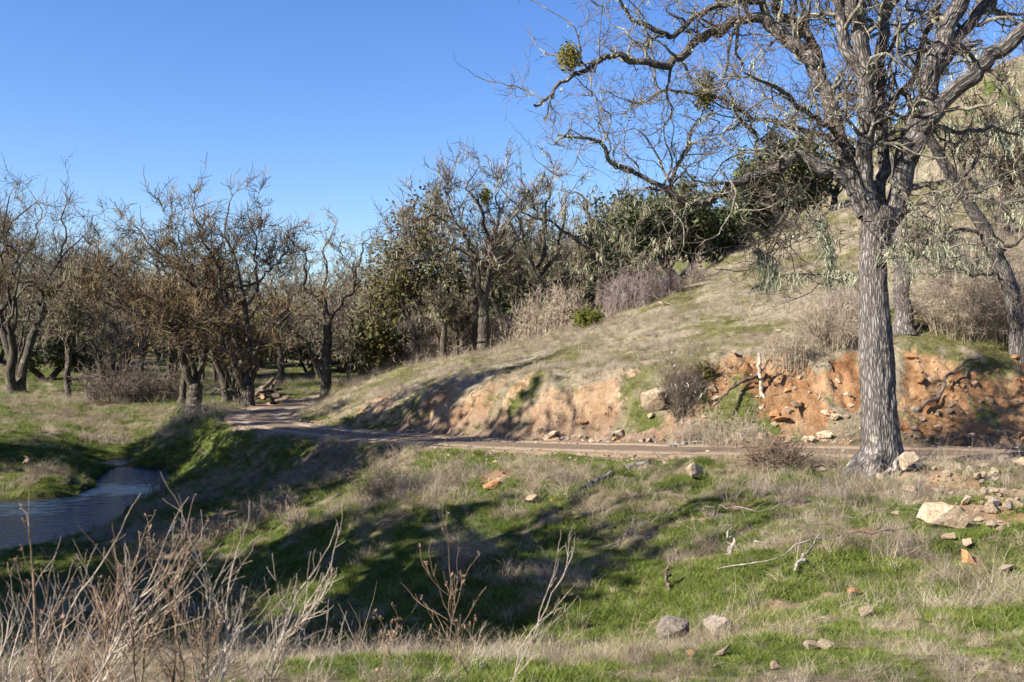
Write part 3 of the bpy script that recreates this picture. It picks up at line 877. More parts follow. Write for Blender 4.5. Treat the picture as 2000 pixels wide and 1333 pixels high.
def big_oak():
    rng = np.random.default_rng(11)
    D = 18.3
    base = ground_at(1722, 930, D)
    root = thing('oak_tree', 'huge bare oak with furrowed grey trunk on the near edge of the road', 'tree', base)
    zb = CY - base[2] / D * F
    tr = [(1712, zb + 16), (1716, zb - 10), (1722, 880), (1719, 820), (1715, 760), (1712, 700), (1709, 640), (1706, 570), (1704, 510), (1709, 465), (1717, 430), (1722, 405)]
    p, r = traced(tr, D, D, 0.43, 0.30, 190)
    yy = CY - p[:, 2] / D * F
    wid = np.interp(yy, [395, 415, 435, 460, 500, 560, 640, 700, 760, 820, 870, 900, 915, 935, 955], [46, 68, 74, 66, 57, 59, 66, 70, 72, 75, 80, 92, 106, 126, 140]) * 0.5 * D / F
    def tdisp(a, v, R):
        d = bark_disp(0.016)(a, v, R)
        lob = np.exp(-(v / 0.42) ** 1.4)          # root buttresses near the ground
        d = d + lob * R * (0.12 + 0.24 * np.sin(3 * a + 0.6) + 0.16 * np.sin(5 * a + 2.0) + 0.08 * np.sin(8 * a))
        return d
    limbs = []
    def L(pp, D0, D1, r0, r1, K=40, gn=0.05):
        limbs.append(traced(pp, D0, D1, r0, r1, K, rng, gn))
    # left low limb that arches out and down
    L([(1706, 400), (1688, 372), (1655, 350), (1621, 337), (1585, 318), (1556, 306), (1530, 322), (1500, 338), (1460, 350), (1417, 372), (1385, 392), (1345, 400)], D, 18.9, 0.16, 0.06, 60)
    L([(1345, 400), (1318, 385), (1300, 366), (1269, 356), (1234, 331), (1196, 319), (1182, 288), (1162, 272), (1128, 270), (1095, 265)], 18.9, 18.2, 0.07, 0.012, 40, 0.03)
    L([(1320, 386), (1312, 350), (1325, 315), (1345, 282), (1352, 252), (1368, 235), (1400, 222)], 18.9, 18.6, 0.05, 0.012, 24, 0.03)
    # upper left limb
    L([(1690, 420), (1672, 370), (1655, 311), (1637, 262), (1621, 210), (1603, 157), (1584, 120), (1556, 92), (1528, 68), (1497, 37)], D, 18.9, 0.175, 0.13, 60)
    L([(1497, 37), (1470, 32), (1440, 42), (1407, 60), (1372, 72), (1350, 92), (1340, 110), (1318, 116), (1300, 127), (1270, 126), (1243, 122), (1220, 112), (1196, 107), (1162, 123), (1130, 142), (1105, 157), (1084, 178), (1062, 196), (1046, 212)], 18.9, 17.4, 0.115, 0.014, 70, 0.05)
    L([(1500, 40), (1490, 0), (1480, -60), (1450, -130)], 18.9, 18.6, 0.09, 0.03, 20)
    L([(1490, 2), (1448, 3), (1410, 12), (1369, 28), (1340, 50), (1322, 66), (1297, 65), (1269, 54), (1240, 41), (1221, 16), (1205, -8), (1180, -40)], 18.8, 17.9, 0.075, 0.015, 44, 0.05)
    L([(1602, 150), (1597, 103), (1580, 75), (1560, 55), (1524, 26), (1505, -20), (1515, -80)], 18.8, 19.6, 0.12, 0.06, 30)
    # central stems
    L([(1704, 430), (1694, 370), (1692, 319), (1692, 225), (1690, 150), (1684, 94), (1671, 37), (1659, -5), (1655, -90), (1635, -200)], D - 0.1, 17.6, 0.175, 0.13, 60)
    L([(1690, 160), (1668, 125), (1652, 90), (1640, 45), (1632, 0), (1610, -70), (1570, -150)], 18.0, 17.7, 0.13, 0.08, 30)
    L([(1718, 420), (1724, 360), (1722, 300), (1719, 225), (1719, 150), (1722, 94), (1737, 11), (1745, -60), (1765, -170)], D + .15, 18.8, 0.13, 0.09, 50)
    # right stem and its forks
    L([(1718, 455), (1745, 415), (1760, 345), (1779, 281), (1805, 206), (1827, 131), (1842, 75), (1864, 30), (1874, -5), (1895, -80), (1905, -180)], D, 18.0, 0.22, 0.15, 60)
    L([(1765, 330), (1785, 290), (1816, 232), (1861, 180), (1902, 150), (1932, 109), (1970, 86), (2000, 56), (2060, 10), (2140, -30)], D, 17.2, 0.19, 0.11, 50)
    L([(1826, 140), (1842, 118), (1865, 82), (1910, 30), (1930, 2), (1962, -50), (2010, -130)], 18.1, 18.6, 0.14, 0.07, 30)
    L([(1755, 385), (1782, 364), (1816, 356), (1845, 356), (1872, 372), (1905, 385), (1950, 398), (2000, 392)], D, 17.3, 0.075, 0.018, 30)
    L([(1735, 352), (1752, 358), (1771, 386), (1786, 412), (1816, 450), (1840, 490), (1870, 520)], 18.0, 17.2, 0.06, 0.014, 26)
    # stubby low branches on the stem
    L([(1712, 562), (1695, 549), (1672, 536), (1640, 534), (1599, 534), (1550, 537), (1509, 543), (1490, 552), (1470, 563)], 18.2, 19.7, 0.05, 0.012, 30, 0.02)
    L([(1509, 543), (1503, 510), (1490, 498), (1472, 486)], 19.45, 19.6, 0.026, 0.008, 12, 0.02)
    L([(1622, 533), (1620, 500), (1613, 455), (1600, 430)], 18.75, 18.9, 0.018, 0.006, 12, 0.02)
    L([(1715, 500), (1735, 492), (1752, 476), (1775, 484), (1812, 490), (1840, 482)], 18.1, 17.2, 0.055, 0.012, 22, 0.02)
    # thick branches in the back and overhead
    L([(1700, 330), (1660, 290), (1600, 262), (1540, 250), (1490, 232), (1450, 240), (1415, 255)], 18.4, 20.6, 0.075, 0.014, 34)
    L([(1470, 236), (1430, 205), (1390, 190), (1340, 178), (1300, 180), (1260, 196), (1225, 200)], 20.3, 19.6, 0.05, 0.010, 30)
    L([(1640, 265), (1590, 230), (1540, 190), (1500, 160), (1455, 140)], 18.6, 16.6, 0.06, 0.012, 30)
    L([(1790, 270), (1830, 250), (1880, 262), (1930, 250), (1990, 262)], 18.3, 20.2, 0.06, 0.012, 26)
    L([(1694, 240), (1740, 200), (1790, 150), (1800, 90), (1830, 20), (1850, -40)], 17.9, 19.6, 0.07, 0.02, 30)
    L([(1656, 300), (1600, 330), (1560, 372), (1540, 420), (1505, 440)], 18.2, 19.6, 0.04, 0.010, 24)
    L([(1500, 336), (1480, 300), (1470, 262), (1440, 226), (1425, 180)], 18.7, 18.3, 0.05, 0.012, 24)
    levels = [dict(m=9, L=1.4, ang=(30, 80), wander=0.40, trop=0.08, K=9, rr=0.5, rmax=0.045, rmin=0.013, t0=0.12, sides=5, taper=0.4),
              dict(m=5, L=0.62, ang=(35, 80), wander=0.42, trop=0.06, K=6, rr=0.55, rmax=0.018, rmin=0.0075, t0=0.15, sides=4),
              dict(m=5, L=0.34, ang=(30, 75), wander=0.40, trop=0.04, K=4, rr=0.6, rmax=0.009, rmin=0.005, t0=0.15, sides=3),
              dict(m=2, L=0.13, ang=(25, 75), wander=0.3, trop=0.05, K=3, rr=0.7, rmax=0.006, rmin=0.0042, t0=0.2, sides=2)]
    pl, rl = p, wid * 0.89
    V, q, uv = tubes(pl[None], rl[None], 72, disp=tdisp)
    mk('trunk', V, q, None, M['oak_bark'], root, uv=uv)
    for a, b_ in limbs:
        V, q, uv = tubes(a[None], b_[None] * 0.88, 18, disp=bark_disp(0.007))
        mk('limb', V, q, None, M['oak_bark'] if b_[0] > 0.125 else M['oak_limb'], root, uv=uv)
    # surface roots
    for pp, r0 in [([(1690, zb - 6), (1668, zb + 2), (1648, zb + 8), (1622, zb + 16)], 0.2), ([(1710, zb - 2), (1694, zb + 14), (1680, zb + 26), (1664, zb + 42)], 0.19), ([(1755, zb - 4), (1775, zb + 3), (1800, zb + 8)], 0.12)]:
        P4 = []
        for i, (x, y) in enumerate(pp):
            c = P(x, y, D - 0.35 - 0.05 * i)
            # walk along the true ground
            gx_, gy_ = c[0], D - 0.32 - (y - zb) * 0.022
            P4.append([gx_, gy_, tz(gx_, gy_) + (0.16 - 0.075 * i), r0 * (1 - 0.22 * i)])
        a = resample(P4, 26)
        V, q, uv = tubes(a[None, :, :3], a[None, :, 3], 20, disp=bark_disp(0.012))
        mk('root', V, q, None, M['oak_bark'], root, uv=uv)
    Kp = 14
    par, prad = stack_limbs(limbs, Kp)
    # longer limbs carry more: split them so that side branches spread evenly
    segs, sr = [], []
    for a, b_ in limbs:
        ln = np.linalg.norm(np.diff(a, axis=0), axis=1).sum()
        k = max(1, int(round(ln / 1.9)))
        st = 0.18 if b_[0] > 0.12 else 0.0
        for i in range(k):
            i0 = int(len(a) * (st + (1 - st) * i / k)); i1 = int(len(a) * (st + (1 - st) * (i + 1) / k))
            sgm = resample(np.concatenate([a[i0:max(i1, i0 + 3)], b_[i0:max(i1, i0 + 3), None]], 1), 6)
            segs.append(sgm[:, :3]); sr.append(sgm[:, 3])
    par, prad = np.stack(segs), np.stack(sr)
    gens = []
    for n, lv in enumerate(levels):
        lv = dict(lv); sd = lv.pop('sides')
        if n == 0:
            lv['m'] = 6; lv['cont'] = False
        par, prad = spawn(rng, par, prad, **lv)
        if n == 0:   # young shoots mostly stay off the front of the stem
            keep = ~((np.abs(par[:, 0, 0] - base[0]) < 0.45) & (par[:, 0, 2] < 1.4) & (rng.random(len(par)) < 0.8))
            par, prad = par[keep], prad[keep]
        gens.append((par, prad, sd))
    V, q, uv = joinq([tubes(*g) for g in gens[:2]])
    mk('branches', V, q, None, M['oak_branch'], root, uv=uv)
    V, q, uv = joinq([tubes(*g) for g in gens[2:]])
    mk('twigs', V, q, None, M['oak_twig'], root, uv=uv)['kind'] = 'stuff'
    # lace lichen: beards below the branches, crusty tufts on the limbs
    cl = sample_on(rng, gens[0][0], 600)
    P0 = np.repeat(cl, 5, 0) + rng.normal(size=(3000, 3)) * 0.03
    P1 = sample_on(rng, par * 0 + par, 1500)
    cl2 = sample_on(rng, stack_limbs(limbs[16:20], 14)[0], 150)
    P2 = np.repeat(cl2, 9, 0) + rng.normal(size=(150 * 9, 3)) * np.array([0.07, 0.07, 0.04])
    v1, q1 = strips(rng, P0, 0.11, 0.018, 2, 0.45)
    v3, q3 = strips(rng, P2, 0.30, 0.022, 3, 0.3)
    lp = stack_limbs([limbs[i] for i in range(len(limbs)) if limbs[i][1][0] < 0.16], 14)
    P3 = np.repeat(sample_on(rng, lp[0], 1100), 5, 0); P3 = P3 + nrmz(rng.normal(size=P3.shape)) * 0.055
    v4, q4 = strips(rng, P3, 0.07, 0.03, 2, 0.8)
    V = np.concatenate([v1, v3, v4]); Q = np.concatenate([q1, q3 + len(v1), q4 + len(v1) + len(v3)])
    lo = mk('hanging_lichen', V, Q, None, M['lichen'], root, smooth=False); lo['kind'] = 'stuff'
    mistletoe(root, rng, P(1113, 112, 17.6), 0.235, n=700, size=0.032)
    mistletoe(root, rng, P(1380, 165, 19.9), 0.30, n=420, size=0.03)
    mistletoe(root, rng, P(1375, 195, 19.9), 0.22, n=300, size=0.03)
big_oak()

# ------------------------------------------------------------------ trees of the right-hand bank
def traced_tree(name, label, base, trunk, limbs, seed, D, mats, levels, lichen=None, sides=(16, 8), leaves=None, mist=(), gn=0.12, group=None):
    rng = np.random.default_rng(seed)
    root = thing(name, label, 'tree', base, group)
    p, r = traced(trunk[0], trunk[1], trunk[2], trunk[3], trunk[4], 40, rng, 0.03)
    r = root_flare(p, r, 1.55, 0.5)
    ls = [traced(a, d0, d1, r0 * (0.82 if D > 30 else 1), r1, 24, rng, gn * 0.75) for a, d0, d1, r0, r1 in limbs]
    g = finish_tree(root, rng, [(p, r)], ls, levels, mats, lichen, sides=sides, disp=bark_disp(0.012), leaves=leaves, Kl=12)
    for c, rr in mist:
        mistletoe(root, rng, c, rr, n=260, size=0.08)
    return root

LV_NEAR = [dict(m=6, L=1.3, ang=(30, 75), wander=0.32, trop=0.06, K=7, rr=0.5, rmax=0.05, rmin=0.010, t0=0.1, sides=5),
           dict(m=5, L=0.7, ang=(30, 80), wander=0.4, trop=0.0, K=5, rr=0.55, rmin=0.007, t0=0.1, sides=3),
           dict(m=4, L=0.34, ang=(30, 80), wander=0.36, trop=0.0, K=3, rr=0.6, rmin=0.0055, t0=0.1, sides=2)]
NEAR = (M['oak_bark'], M['oak_limb'], M['oak_branch'], M['oak_twig'])
b0 = ground_at(1763, 648, 25.6)
zb = CY - b0[2] / 25.6 * F
traced_tree('bank_oak', 'grey oak on the bank whose stem shows just right of the big trunk', b0,
            ([(1765, zb + 10), (1762, 560), (1760, 480), (1755, 400), (1748, 330)], 25.6, 26.2, 0.22, 0.15),
            [([(1748, 335), (1735, 260), (1745, 190), (1735, 120), (1750, 50)], 26.2, 26.5, 0.11, 0.02),
             ([(1752, 360), (1790, 300), (1800, 230), (1830, 170), (1850, 110)], 26.2, 27.5, 0.10, 0.02),
             ([(1750, 340), (1690, 300), (1640, 270), (1580, 260), (1530, 230)], 26.2, 27.5, 0.09, 0.02),
             ([(1756, 420), (1800, 400), (1850, 405), (1890, 380)], 26.0, 25.4, 0.07, 0.015),
             ([(1757, 430), (1700, 400), (1640, 400), (1590, 420)], 26.0, 26.5, 0.06, 0.015)], 21, 25.6, NEAR, LV_NEAR, (900, 0.25, 0.035, M['lichen'], 1))
b0 = ground_at(1985, 640, 24.4)
zb = CY - b0[2] / 24.4 * F
traced_tree('leaning_oak', 'oak on the bank at the right edge leaning left towards the big trunk', b0,
            ([(1992, zb + 10), (1981, 600), (1962, 535), (1944, 497), (1929, 461), (1902, 412), (1869, 367), (1839, 311), (1812, 266)], 24.4, 23.6, 0.20, 0.10),
            [([(1815, 270), (1795, 225), (1800, 180), (1780, 130)], 23.6, 23.4, 0.07, 0.015),
             ([(1870, 368), (1900, 320), (1920, 270), (1960, 230)], 23.8, 23.8, 0.07, 0.015),
             ([(1930, 461), (1880, 450), (1840, 470), (1800, 455)], 24.0, 23.0, 0.06, 0.012),
             ([(1945, 498), (1985, 470), (2020, 420), (2050, 390)], 24.1, 24.3, 0.06, 0.012),
             ([(1962, 535), (1900, 540), (1860, 520), (1820, 540)], 24.2, 23.2, 0.05, 0.012)], 22, 24.4, NEAR, LV_NEAR, (1600, 0.28, 0.035, M['lichen'], 1))
b0 = ground_at(1962, 440, 38)
zb = CY - b0[2] / 38 * F
traced_tree('hillside_oak', 'pale lichen-hung oak on the steep hillside at the right edge', b0,
            ([(1958, zb + 8), (1962, 390), (1968, 330), (1985, 270), (1995, 225)], 38, 38, 0.26, 0.16),
            [([(1993, 230), (1970, 170), (1950, 120), (1955, 70)], 38, 38.5, 0.11, 0.02),
             ([(1995, 225), (2030, 170), (2060, 110), (2100, 60)], 38, 38.5, 0.11, 0.02),
             ([(1972, 310), (1930, 250), (1900, 215), (1880, 180)], 38, 37, 0.10, 0.02),
             ([(1985, 270), (2040, 250), (2100, 240)], 38, 37, 0.09, 0.02),
             ([(1965, 350), (1920, 330), (1890, 300), (1860, 300)], 38, 37.4, 0.08, 0.02)], 23, 38, (M['far_bark'], M['far_bark'], M['oak_branch'], M['mossy_twig']),
            [dict(m=8, L=2.2, ang=(30, 75), wander=0.32, trop=0.05, K=7, rr=0.5, rmin=0.012, t0=0.1, sides=4), dict(m=6, L=1.1, ang=(30, 80), wander=0.36, K=5, rr=0.55, rmin=0.009, t0=0.1, sides=3), dict(m=5, L=0.5, ang=(30, 80), wander=0.36, K=3, rr=0.6, rmin=0.009, t0=0.1, sides=2)],
            (2600, 0.35, 0.06, M['lichen_far'], 1))

# ------------------------------------------------------------------ the oaks of the flat and of the spur
RUST = (M['far_bark'], M['far_bark'], M['far_branch'], M['rust_twig'])
MOSS = (M['far_bark'], M['far_bark'], M['far_branch'], M['mossy_twig'])
GREY = (M['far_bark'], M['far_bark'], M['far_branch'], M['grey_twig'])
def LV(L1=2.6, L2=1.3, L3=0.6, m=(9, 8, 8), w=0.36, tr=0.1, rm=(0.022, 0.017, 0.014)):
    return [dict(m=m[0], L=L1, ang=(30, 75), wander=w, trop=tr, K=6, rr=0.55, rmin=rm[0], t0=0.15, sides=3),
            dict(m=m[1], L=L2, ang=(30, 78), wander=w - .04, trop=tr + .05, K=5, rr=0.6, rmin=rm[1], t0=0.1, sides=3),
            dict(m=m[2], L=L3, ang=(30, 80), wander=w - .12, trop=tr + .12, K=3, rr=0.65, rmin=rm[2], t0=0.1, sides=2)]

b0 = ground_at(482, 806, 48.5); zb = CY - b0[2] / 48.5 * F
traced_tree('flat_oak', 'spreading bare oak with rusty twigs whose four stems fan out beside the log heap', b0,
            ([(482, zb + 10), (483, zb - 15), (484, 775), (484, 752)], 48.5, 48.5, 0.36, 0.30),
            [([(480, 765), (462, 720), (440, 680), (415, 630), (392, 595), (370, 560), (330, 520), (300, 500)], 48.4, 47.5, 0.22, 0.04),
             ([(482, 758), (475, 700), (465, 640), (440, 590), (430, 530), (405, 470), (385, 430)], 48.4, 48, 0.20, 0.03),
             ([(485, 755), (482, 690), (478, 620), (470, 560), (462, 500), (440, 450), (445, 400)], 48.5, 49.5, 0.19, 0.03),
             ([(487, 760), (500, 710), (510, 670), (530, 640), (555, 620), (580, 600)], 48.5, 48, 0.17, 0.03),
             ([(480, 600), (500, 560), (498, 520), (505, 480), (495, 450), (510, 425)], 49.2, 50, 0.10, 0.02),
             ([(470, 560), (520, 540), (555, 500), (565, 470)], 49, 51, 0.09, 0.02),
             ([(395, 600), (380, 540), (350, 480), (345, 430)], 47.7, 46.5, 0.09, 0.02),
             ([(465, 640), (420, 640), (380, 625), (345, 635), (310, 620)], 48, 46, 0.09, 0.02),
             ([(478, 778), (455, 765), (430, 762), (415, 768)], 48.4, 47.8, 0.09, 0.03)], 31, 48.5, RUST, LV(1.7, 0.95, 0.6, (11, 8, 8)), None, gn=0.25)
b0 = ground_at(377, 803, 50.5); zb = CY - b0[2] / 50.5 * F
traced_tree('bent_oak', 'squat dark oak with heavy limbs sweeping left over the green flat', b0,
            ([(377, zb + 10), (378, zb - 12), (380, 770), (382, 748)], 50.5, 50.5, 0.42, 0.36),
            [([(376, 755), (365, 725), (358, 690), (340, 650), (310, 630), (285, 605), (275, 600)], 50.4, 49, 0.28, 0.06),
             ([(345, 655), (320, 600), (290, 570), (250, 560), (215, 530), (190, 500)], 49.8, 49, 0.15, 0.03),
             ([(382, 750), (375, 690), (345, 610), (320, 540), (300, 490), (270, 450), (262, 440)], 50.5, 51.5, 0.17, 0.03),
             ([(385, 755), (392, 720), (400, 680), (395, 640), (410, 600), (400, 540), (415, 480)], 50.5, 51, 0.15, 0.03),
             ([(376, 700), (400, 660), (430, 650), (470, 660)], 50.4, 51.5, 0.10, 0.03),
             ([(300, 620), (250, 610), (215, 600), (170, 560)], 49.4, 48.5, 0.10, 0.02),
             ([(330, 560), (350, 510), (330, 460), (340, 420)], 51, 52, 0.08, 0.02)], 32, 50.5, RUST, LV(1.7, 0.95, 0.6, (11, 8, 8)), (900, 0.4, 0.07, M['lichen_far'], 1), gn=0.25)
b0 = ground_at(637, 779, 55.5); zb = CY - b0[2] / 55.5 * F
traced_tree('forked_oak', 'gnarled oak with a tall open fork standing where the road bends away', b0,
            ([(635, zb + 8), (636, 760), (638, 720), (637, 690), (640, 660), (640, 635)], 55.5, 55.5, 0.28, 0.24),
            [([(640, 640), (632, 600), (610, 575), (597, 560), (592, 520), (595, 495), (575, 480), (562, 465)], 55.5, 55, 0.16, 0.03),
             ([(638, 640), (632, 600), (635, 560), (640, 520), (630, 490), (645, 455)], 55.5, 56.5, 0.15, 0.03),
             ([(641, 640), (652, 605), (672, 585), (695, 560), (700, 520), (712, 490), (705, 470), (718, 465)], 55.5, 55.5, 0.17, 0.03),
             ([(695, 560), (690, 535), (670, 510), (668, 490)], 55.5, 54.5, 0.07, 0.02),
             ([(636, 720), (610, 690), (585, 655), (560, 625), (545, 615)], 55.4, 54.2, 0.15, 0.03),
             ([(630, 745), (620, 700), (605, 670), (580, 665)], 55.4, 56.5, 0.10, 0.02),
             ([(640, 700), (660, 680), (685, 670), (705, 690)], 55.4, 54.5, 0.09, 0.02),
             ([(639, 655), (620, 630), (600, 625), (580, 640)], 55.5, 56.5, 0.07, 0.02)], 33, 55.5, MOSS, LV(1.5, 0.75, 0.38, (7, 5, 4), 0.42, 0.06), (1500, 0.45, 0.07, M['lichen_far'], 1), gn=0.2)
b0 = ground_at(742, 742, 62); zb = CY - b0[2] / 62 * F
traced_tree('mistletoe_oak', 'dark stooping oak with a bright mistletoe ball behind the foot of the slope', b0,
            ([(738, zb + 8), (735, 730), (742, 700), (748, 680)], 62, 62, 0.26, 0.2),
            [([(748, 685), (735, 650), (725, 620), (720, 590), (712, 560), (720, 535)], 62, 62.5, 0.14, 0.03),
             ([(748, 682), (755, 650), (760, 620), (740, 590), (745, 560)], 62, 61, 0.12, 0.02),
             ([(748, 680), (770, 660), (790, 650), (800, 625), (780, 600)], 62, 62, 0.12, 0.02),
             ([(742, 705), (715, 690), (690, 680), (670, 690)], 62, 61, 0.10, 0.02),
             ([(760, 665), (790, 680), (810, 700), (815, 720)], 62, 61, 0.09, 0.02)], 34, 62, MOSS, LV(1.7, 0.85, 0.4, (7, 5, 5), 0.4, 0.04), (400, 0.4, 0.07, M['lichen_far'], 1),
            mist=[(P(776, 634, 61.5), 0.42), (P(752, 700, 61.5), 0.9)])
b0 = ground_at(945, 692, 51); zb = CY - b0[2] / 51 * F
traced_tree('tall_oak', 'tallest bare oak on the spur with twin dark stems and fanning crown', b0,
            ([(946, zb + 10), (944, 660), (945, 620), (946, 585)], 51, 51, 0.32, 0.26),
            [([(946, 590), (935, 545), (925, 500), (905, 465), (880, 440), (850, 420), (825, 400)], 51, 50.2, 0.17, 0.03),
             ([(946, 590), (950, 540), (952, 480), (945, 430), (930, 390), (915, 360), (930, 335)], 51, 51.5, 0.19, 0.03),
             ([(947, 590), (955, 540), (962, 490), (985, 450), (1005, 420), (1020, 390), (1040, 370)], 51, 50.5, 0.15, 0.03),
             ([(925, 500), (895, 490), (860, 500), (830, 510), (800, 500), (770, 520), (755, 505)], 50.6, 49.5, 0.11, 0.02),
             ([(905, 465), (880, 400), (870, 370), (885, 345)], 50.4, 50, 0.09, 0.02),
             ([(952, 480), (975, 430), (970, 380), (985, 345)], 51.2, 52.5, 0.10, 0.02),
             ([(950, 540), (975, 520), (1000, 480), (1025, 460)], 51, 52, 0.10, 0.02),
             ([(850, 420), (815, 430), (790, 460), (760, 450)], 50.2, 49.5, 0.07, 0.02)], 35, 51, GREY, LV(1.5, 0.85, 0.5, (10, 7, 7), 0.36, 0.12), (1900, 0.5, 0.07, M['lichen_far'], 1), gn=0.22,
            mist=[(P(948, 380, 51), 0.42), (P(815, 482, 50), 0.4)])
b0 = ground_at(928, 692, 52.5); zb = CY - b0[2] / 52.5 * F
traced_tree('twin_oak', 'second dark stem close against the left of the tallest oak', b0,
            ([(930, zb + 10), (930, 660), (928, 600), (920, 540)], 52.5, 52.5, 0.24, 0.17),
            [([(920, 545), (895, 520), (870, 470), (850, 450), (845, 420)], 52.5, 53.5, 0.11, 0.02),
             ([(920, 540), (915, 490), (900, 430), (905, 390)], 52.5, 53, 0.11, 0.02),
             ([(922, 560), (950, 520), (985, 500), (1000, 470)], 52.5, 54, 0.10, 0.02)], 36, 52.5, GREY, LV(1.8, 0.9, 0.45, (8, 6, 5)), (1100, 0.5, 0.07, M['lichen_far'], 1), gn=0.2)
b0 = ground_at(1042, 655, 54); zb = CY - b0[2] / 54 * F
traced_tree('mossy_oak', 'upright oak shaggy with pale green moss between the tallest oak and the arching one', b0,
            ([(1042, zb + 10), (1040, 620), (1045, 580), (1050, 540)], 54, 54, 0.28, 0.21),
            [([(1050, 545), (1030, 500), (1020, 450), (1010, 410), (1020, 380)], 54, 53.5, 0.14, 0.04),
             ([(1050, 540), (1060, 490), (1062, 440), (1070, 390), (1078, 340)], 54, 54, 0.15, 0.03),
             ([(1050, 545), (1085, 500), (1095, 450), (1105, 400), (1115, 370)], 54, 55, 0.13, 0.03),
             ([(1062, 440), (1045, 400), (1050, 360)], 54, 53, 0.08, 0.03),
             ([(1045, 580), (1080, 555), (1110, 530), (1140, 540)], 54, 53, 0.10, 0.02),
             ([(1044, 590), (1015, 560), (990, 530)], 54, 55, 0.10, 0.02)], 37, 54, MOSS, LV(1.35, 0.6, 0.3, (10, 6, 5), 0.4, 0.16, (0.026, 0.018, 0.013)), (3000, 0.5, 0.08, M['lichen_far'], 1), gn=0.2)
b0 = ground_at(1172, 625, 47.5); zb = CY - b0[2] / 47.5 * F
traced_tree('arching_oak', 'oak beside the reddish thicket with one long limb arching out to the left', b0,
            ([(1168, zb + 8), (1172, 600), (1174, 560), (1175, 520)], 47.5, 47.5, 0.25, 0.2),
            [([(1172, 530), (1160, 500), (1140, 478), (1110, 455), (1075, 432), (1040, 425), (1010, 405), (995, 390)], 47.5, 45.5, 0.13, 0.03),
             ([(1176, 520), (1175, 485), (1160, 455), (1150, 430), (1148, 400), (1130, 380), (1118, 378)], 47.5, 47.8, 0.12, 0.04),
             ([(1178, 522), (1190, 500), (1215, 475), (1240, 445), (1265, 425), (1290, 410)], 47.5, 48.5, 0.13, 0.03),
             ([(1180, 520), (1205, 515), (1230, 495), (1250, 500), (1275, 480)], 47.5, 46.5, 0.09, 0.02),
             ([(1176, 500), (1185, 460), (1180, 430), (1200, 400)], 47.6, 48.4, 0.09, 0.02),
             ([(1168, 590), (1150, 600), (1125, 610), (1100, 604)], 47.5, 46.5, 0.06, 0.02),
             ([(1172, 560), (1140, 540), (1110, 540), (1080, 545)], 47.5, 46.8, 0.06, 0.02)], 38, 47.5, MOSS, LV(1.3, 0.7, 0.35, (7, 5, 4), 0.4, 0.05), (1900, 0.5, 0.07, M['lichen_far'], 1), gn=0.15)

def place(px, D, guess=700):
    return ground_at(px, guess, D)
def hgt(base, py_top, D):
    return (CY - py_top) / F * D - base[2]

SP = [  # column, distance, top row, half-width px, stem radius, fork, materials, lichen, seed, lean px, label, stems
    (28, 66, 368, 120, 0.34, 0.3, RUST, 300, 41, 20, 'dark bare oak filling the left edge of the picture', 3),
    (133, 60, 545, 60, 0.20, 0.4, MOSS, 900, 42, 10, 'slim straight lichen-hung oak on the left of the flat', 1),
    (-60, 60, 440, 110, 0.3, 0.3, RUST, 300, 43, 0, 'bare oak cut off by the left edge of the picture', 1),
    (205, 74, 470, 100, 0.26, 0.3, RUST, 500, 44, 0, 'rust-twigged oak behind the sweeping limbs of the squat oak', 2),
    (248, 62, 600, 90, 0.15, 0.35, GREY, 900, 45, -10, 'small grey oak with a thin dark stem on the dry strip', 1),
    (352, 58, 520, 70, 0.2, 0.4, RUST, 300, 46, 0, 'dark straight stem just left behind the squat oak', 1),
    (448, 54, 500, 80, 0.25, 0.3, RUST, 300, 47, 0, 'forked dark oak between the squat oak and the fanning oak', 2),
    (545, 84, 500, 75, 0.28, 0.3, RUST, 400, 48, 0, 'rust-coloured oak behind the log heap', 1),
    (815, 53, 610, 45, 0.17, 0.4, GREY, 700, 49, 0, 'thin dark oak at the lower left of the spur wood', 1),
    (868, 51.5, 560, 55, 0.19, 0.45, MOSS, 800, 50, 0, 'lichen-draped thin oak left of the tallest oak', 1),
    (893, 53, 600, 50, 0.17, 0.4, GREY, 800, 51, 0, 'slender grey oak between two dark stems on the spur', 1),
    (985, 56, 440, 60, 0.22, 0.4, MOSS, 1200, 52, 0, 'dark oak behind and right of the tallest oak', 2),
    (1100, 60, 470, 70, 0.22, 0.3, MOSS, 1400, 53, 0, 'low moss-grey oak behind the arching limb', 2),
    (1630, 66, 330, 90, 0.26, 0.3, GREY, 900, 54, 0, 'bare oak on the hill crest behind the big trunk', 1),
    (1880, 52, 235, 80, 0.24, 0.3, MOSS, 1500, 55, 0, 'pale mossy oak halfway up the hillside', 1),
    (2040, 30, 200, 170, 0.3, 0.3, MOSS, 1200, 56, -60, 'lichened oak reaching in from beyond the right edge', 1),
]
for px, D, top, hw_, r0, fk, mats_, lic, seed, lean, lab, st in SP:
    rng = np.random.default_rng(seed)
    b0 = place(px, D)
    h = hgt(b0, top, D)
    w = hw_ / F * D
    bare_oak('bare_oak', lab, b0, h, (w, w), rng, r0, fk, 8, mats_, (lean / F * D, 0), (lic, 0.45, 0.075, M['lichen_far'], 1), stems=st, levels=LV(0.17 * h, 0.095 * h, 0.06 * h, (8, 6, 7)), mist=1 if px in (28, 545) else 0)

